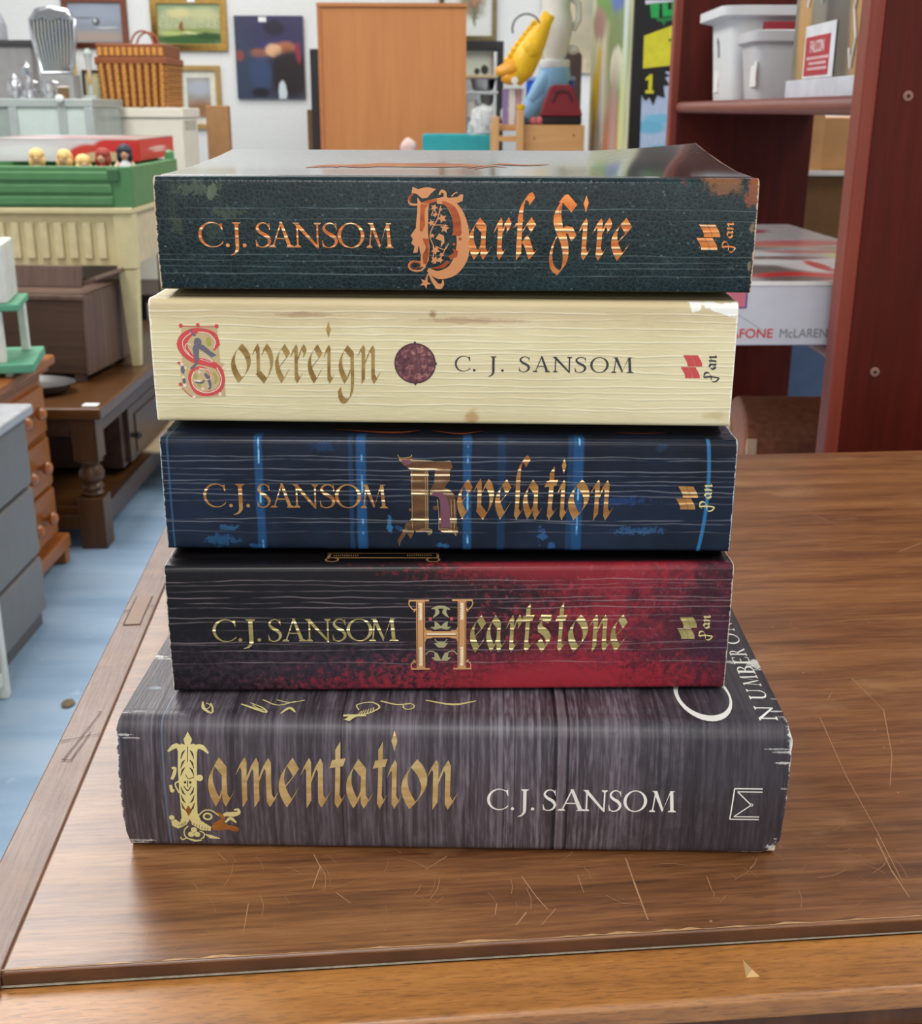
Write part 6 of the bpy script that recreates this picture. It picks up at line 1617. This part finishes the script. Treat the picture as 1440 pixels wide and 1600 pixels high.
def doll(label, x, y, z, hair, dress, tilt):
    t = thing('doll', label, 'doll', (x, y, z), R(tilt), 'dolls in the green crate')
    MB().tube([(0, 0, .004), (0, .004, .03), (0, .006, .055), (0, .004, .068)], [.02, .017, .019, .008], 14).build('dress', dress, t, smooth='auto')
    MB().ball((0, .002, .083), (.015, .016, .018), 14).ball((0, -.015, .081), (.0028, .003, .003), 6).build('head', skin, t, smooth=True)
    MB().ball((0, .006, .089), (.021, .02, .019), 14, wob=.12, seed=int(x * 100)).ball((-.013, .004, .074), (.009, .013, .017), 10, wob=.2).ball((.013, .004, .074), (.009, .013, .017), 10, wob=.2).build('hair', hairs[hair], t, smooth=True)
    for s_ in (-1, 1):
        MB().tube([(s_ * .016, .004, .06), (s_ * .026, -.006, .048), (s_ * .027, -.014, .036)], [.0055, .0045, .004], 8).ball((s_ * .027, -.015, .034), .0048, 8).build('arm', skin, t, smooth='auto')
    return t
zc = .8035
drs = [mat('doll_dress_%d' % i, c, .7) for i, c in enumerate(((214, 196, 180), (196, 60, 50), (226, 226, 230), (212, 150, 90)))]
doll('blond doll at the left end of the green crate', -1.13, 3.28, zc + .02, 'blond', drs[0], 10)
doll('blond doll with the biggest hair, second along the green crate', -1.055, 3.27, zc + .018, 'blond', drs[3], -12)
doll('blond doll sitting low, beside the red-haired doll', -1.0, 3.26, zc + .006, 'blond', drs[2], 20)
doll('red-haired doll in a red dress in the green crate', -.955, 3.28, zc + .022, 'red', drs[1], -8)
doll('dark-haired doll right of the red-haired one in the crate', -.912, 3.34, zc + .03, 'dark', drs[2], 15)
rbx = thing('red_game_box', 'wide red and white game box lying across the green crate', 'box', (-.905, 3.46, .890), R(2))
MB().box(-.44, 0, 0, .5, 0, .058).build('box_body', [art('game_box_front', (214, 204, 210), [(.95, .55, .24, .7, (206, 48, 46), .1), (.68, .3, .12, .5, (206, 60, 54), .2), (.78, .2, .13, .28, (206, 176, 140), .15), (.3, .5, .2, .3, (226, 222, 226), .4)], .35, .02)], rbx, .002)
MB().box(-.44, 0, 0, .5, .0582, .061).build('lid', [art('game_box_lid', (160, 150, 146), [(.3, .2, .2, .1, (222, 220, 226), .3), (.7, .3, .25, .1, (200, 60, 60), .4), (.3, .5, .3, .1, (190, 90, 96), .4), (.6, .7, .2, .08, (214, 210, 214), .3), (.85, .8, .2, .1, (140, 100, 84), .4), (.2, .85, .14, .1, (220, 220, 226), .3)], .3, .04, uv=('x', 'y'))], rbx, .001)
MB().box(.0003, .0012, .01, .49, .004, .054).build('end_print', [art('game_box_end', (212, 48, 44), [(.5, .55, .25, .1, (236, 190, 186), .3), (.55, .38, .2, .06, (236, 190, 186), .3)], .35, .02, uv=('y', 'z'))], rbx)
# dark chair frame and grey board behind the cream table
dc = thing('dark_wooden_chair', 'dark brown wooden chair behind the cream table, left of the books', 'chair', (-1.02, 4.1, 0))
dk = mat('dark_stained_wood', (54, 34, 28), .5, var=.1)
for x in (-.02, .03): MB().box(x, x + .022, 0, .03, .42, .86).build('back_post', dk, dc, .003)
MB().box(-.19, .07, -.02, .36, .40, .43).build('seat', dk, dc, .006)
for x in (-.18, .04):
    for y in (-.01, .32): MB().box(x, x + .026, y, y + .026, 0, .40).build('leg', dk, dc, .003)
MB().box(-.19, .052, .004, .024, .80, .86).build('top_rail', dk, dc, .004)
o = thing('grey_board', 'dusty grey-brown board standing behind the brown wooden box', 'board', (-1.24, 4.0, 0))
MB().box(-.35, .12, 0, .02, 0, .72).build('board_body', mat('grey_brown_board', (126, 114, 102), .7, var=.12, sc=12), o)
# pine chest of drawers, grey drawers, white painted stand
pn_ = wood('orange_pine', (138, 78, 32), (170, 102, 48), .35, 'y', .6, .06)
pc = thing('pine_chest', 'orange pine bedside chest with round knobs beside the grey drawers', 'chest', (-.95, 2.325, 0))
MB().box(-.4, -.012, .01, .335, .06, .465).build('carcass', pn_, pc, .003)
MB().box(-.42, .022, -.005, .352, .478, .500).build('top', pn_, pc, .006, 3)
MB().box(-.41, .008, .003, .343, .464, .478).build('moulding', pn_, pc, .004)
MB().box(-.41, .014, .0, .35, .035, .07).build('plinth', pn_, pc, .006)
for y in (.0, .31): MB().box(-.40, .010, y + .004, y + .036, 0, .035).build('bracket_foot', pn_, pc, .004)
for z in (.085, .205, .330):
    d_ = MB().box(-.012, -.0005, .03, .315, z, z + (.11 if z < .3 else .105)).build('drawer', pn_, pc, .003)
    for y in (.14, .23):
        MB().lathe([(.006, 0), (.006, .008), (.014, .014), (.016, .022), (.010, .030), (.003, .032)], (-.0005, y, z + .06), 16, axis='x').build('knob', wood('knob_pine', (170, 98, 50), (190, 116, 64), .25, 'z', 1, .02), d_, smooth='auto')
st_ = thing('plant_stand', 'little white and green painted stand on the pine chest', 'stand', (-.955, 2.50, .5003))
gp_ = mat('mint_paint', (92, 162, 128), .5)
wpaint = mat('white_gloss_paint', (222, 222, 212), .4)
MB().box(-.14, .05, -.10, .10, .010, .03, rz=R(12)).build('lower_tray', gp_, st_, .004)
MB().box(-.14, .03, -.08, .08, .135, .150, rz=R(12)).build('upper_tray', gp_, st_, .004)
for y in (-.07, .07):
    for x in (-.005, -.12): MB().box(x, x + .016, y - .008, y + .008, .0302, .134).build('leg', wpaint, st_, .002)
MB().box(-.13, .01, -.075, .075, .1502, .27, rz=R(12)).build('white_panel', wpaint, st_, .004)
for x in (-.11, .01):
    for y in (-.06, .06): MB().box(x - .006, x + .006, y - .006, y + .006, 0, .010).build('foot', wpaint, st_)
gd = thing('grey_cabinet', 'plain grey three-drawer cabinet at the left edge of the floor', 'cabinet', (-.87, 1.99, 0))
gy = mat('grey_laminate', (120, 117, 115), .5, var=.03)
gyd = mat('grey_plinth', (96, 92, 90), .6)
MB().box(-.4, -.018, .006, .306, .03, .452).build('carcass', gyd, gd)
MB().box(-.4, -.012, .004, .308, 0, .03).build('plinth', gyd, gd, .002)
MB().box(-.41, .016, -.004, .318, .452, .474).build('top', mat('grey_laminate_top', (176, 176, 180), .4), gd, .006, 3)
for z, h in ((.034, .118), (.160, .142), (.310, .138)): MB().box(-.018, 0, .004, .309, z, z + h).build('drawer', gy, gd, .006, 3)
ws = thing('white_stand', 'white painted stand with cane panel at the bottom left edge', 'stand', (-.832, 1.62, 0))
for y in (0, .335):
    for x in (-.02, -.3): MB().box(x, x + .02, y, y + .02, 0, .5).build('post', wpaint, ws, .003)
MB().box(-.015, -.004, .0202, .335, .03, .055).build('rail', wpaint, ws, .002)
MB().box(-.012, -.006, .0202, .335, .055, .48).build('cane_panel', mat('grey_cane', (176, 172, 158), .7, var=.2, sc=90), ws)
MB().box(-.31, .01, -.01, .365, .5, .52).build('top', wpaint, ws, .003)
p = Vector((-.715, 1.935, 0))
o = thing('dry_leaf', 'small brown dry leaf lying on the blue floor', 'leaf', (p.x, p.y, .0005))
MB().ball((0, 0, .003), (.012, .016, .003), 12, wob=.3, seed=3).build('leaf_blade', mat('dry_leaf_brown', (118, 98, 70), .8), o, smooth=True)
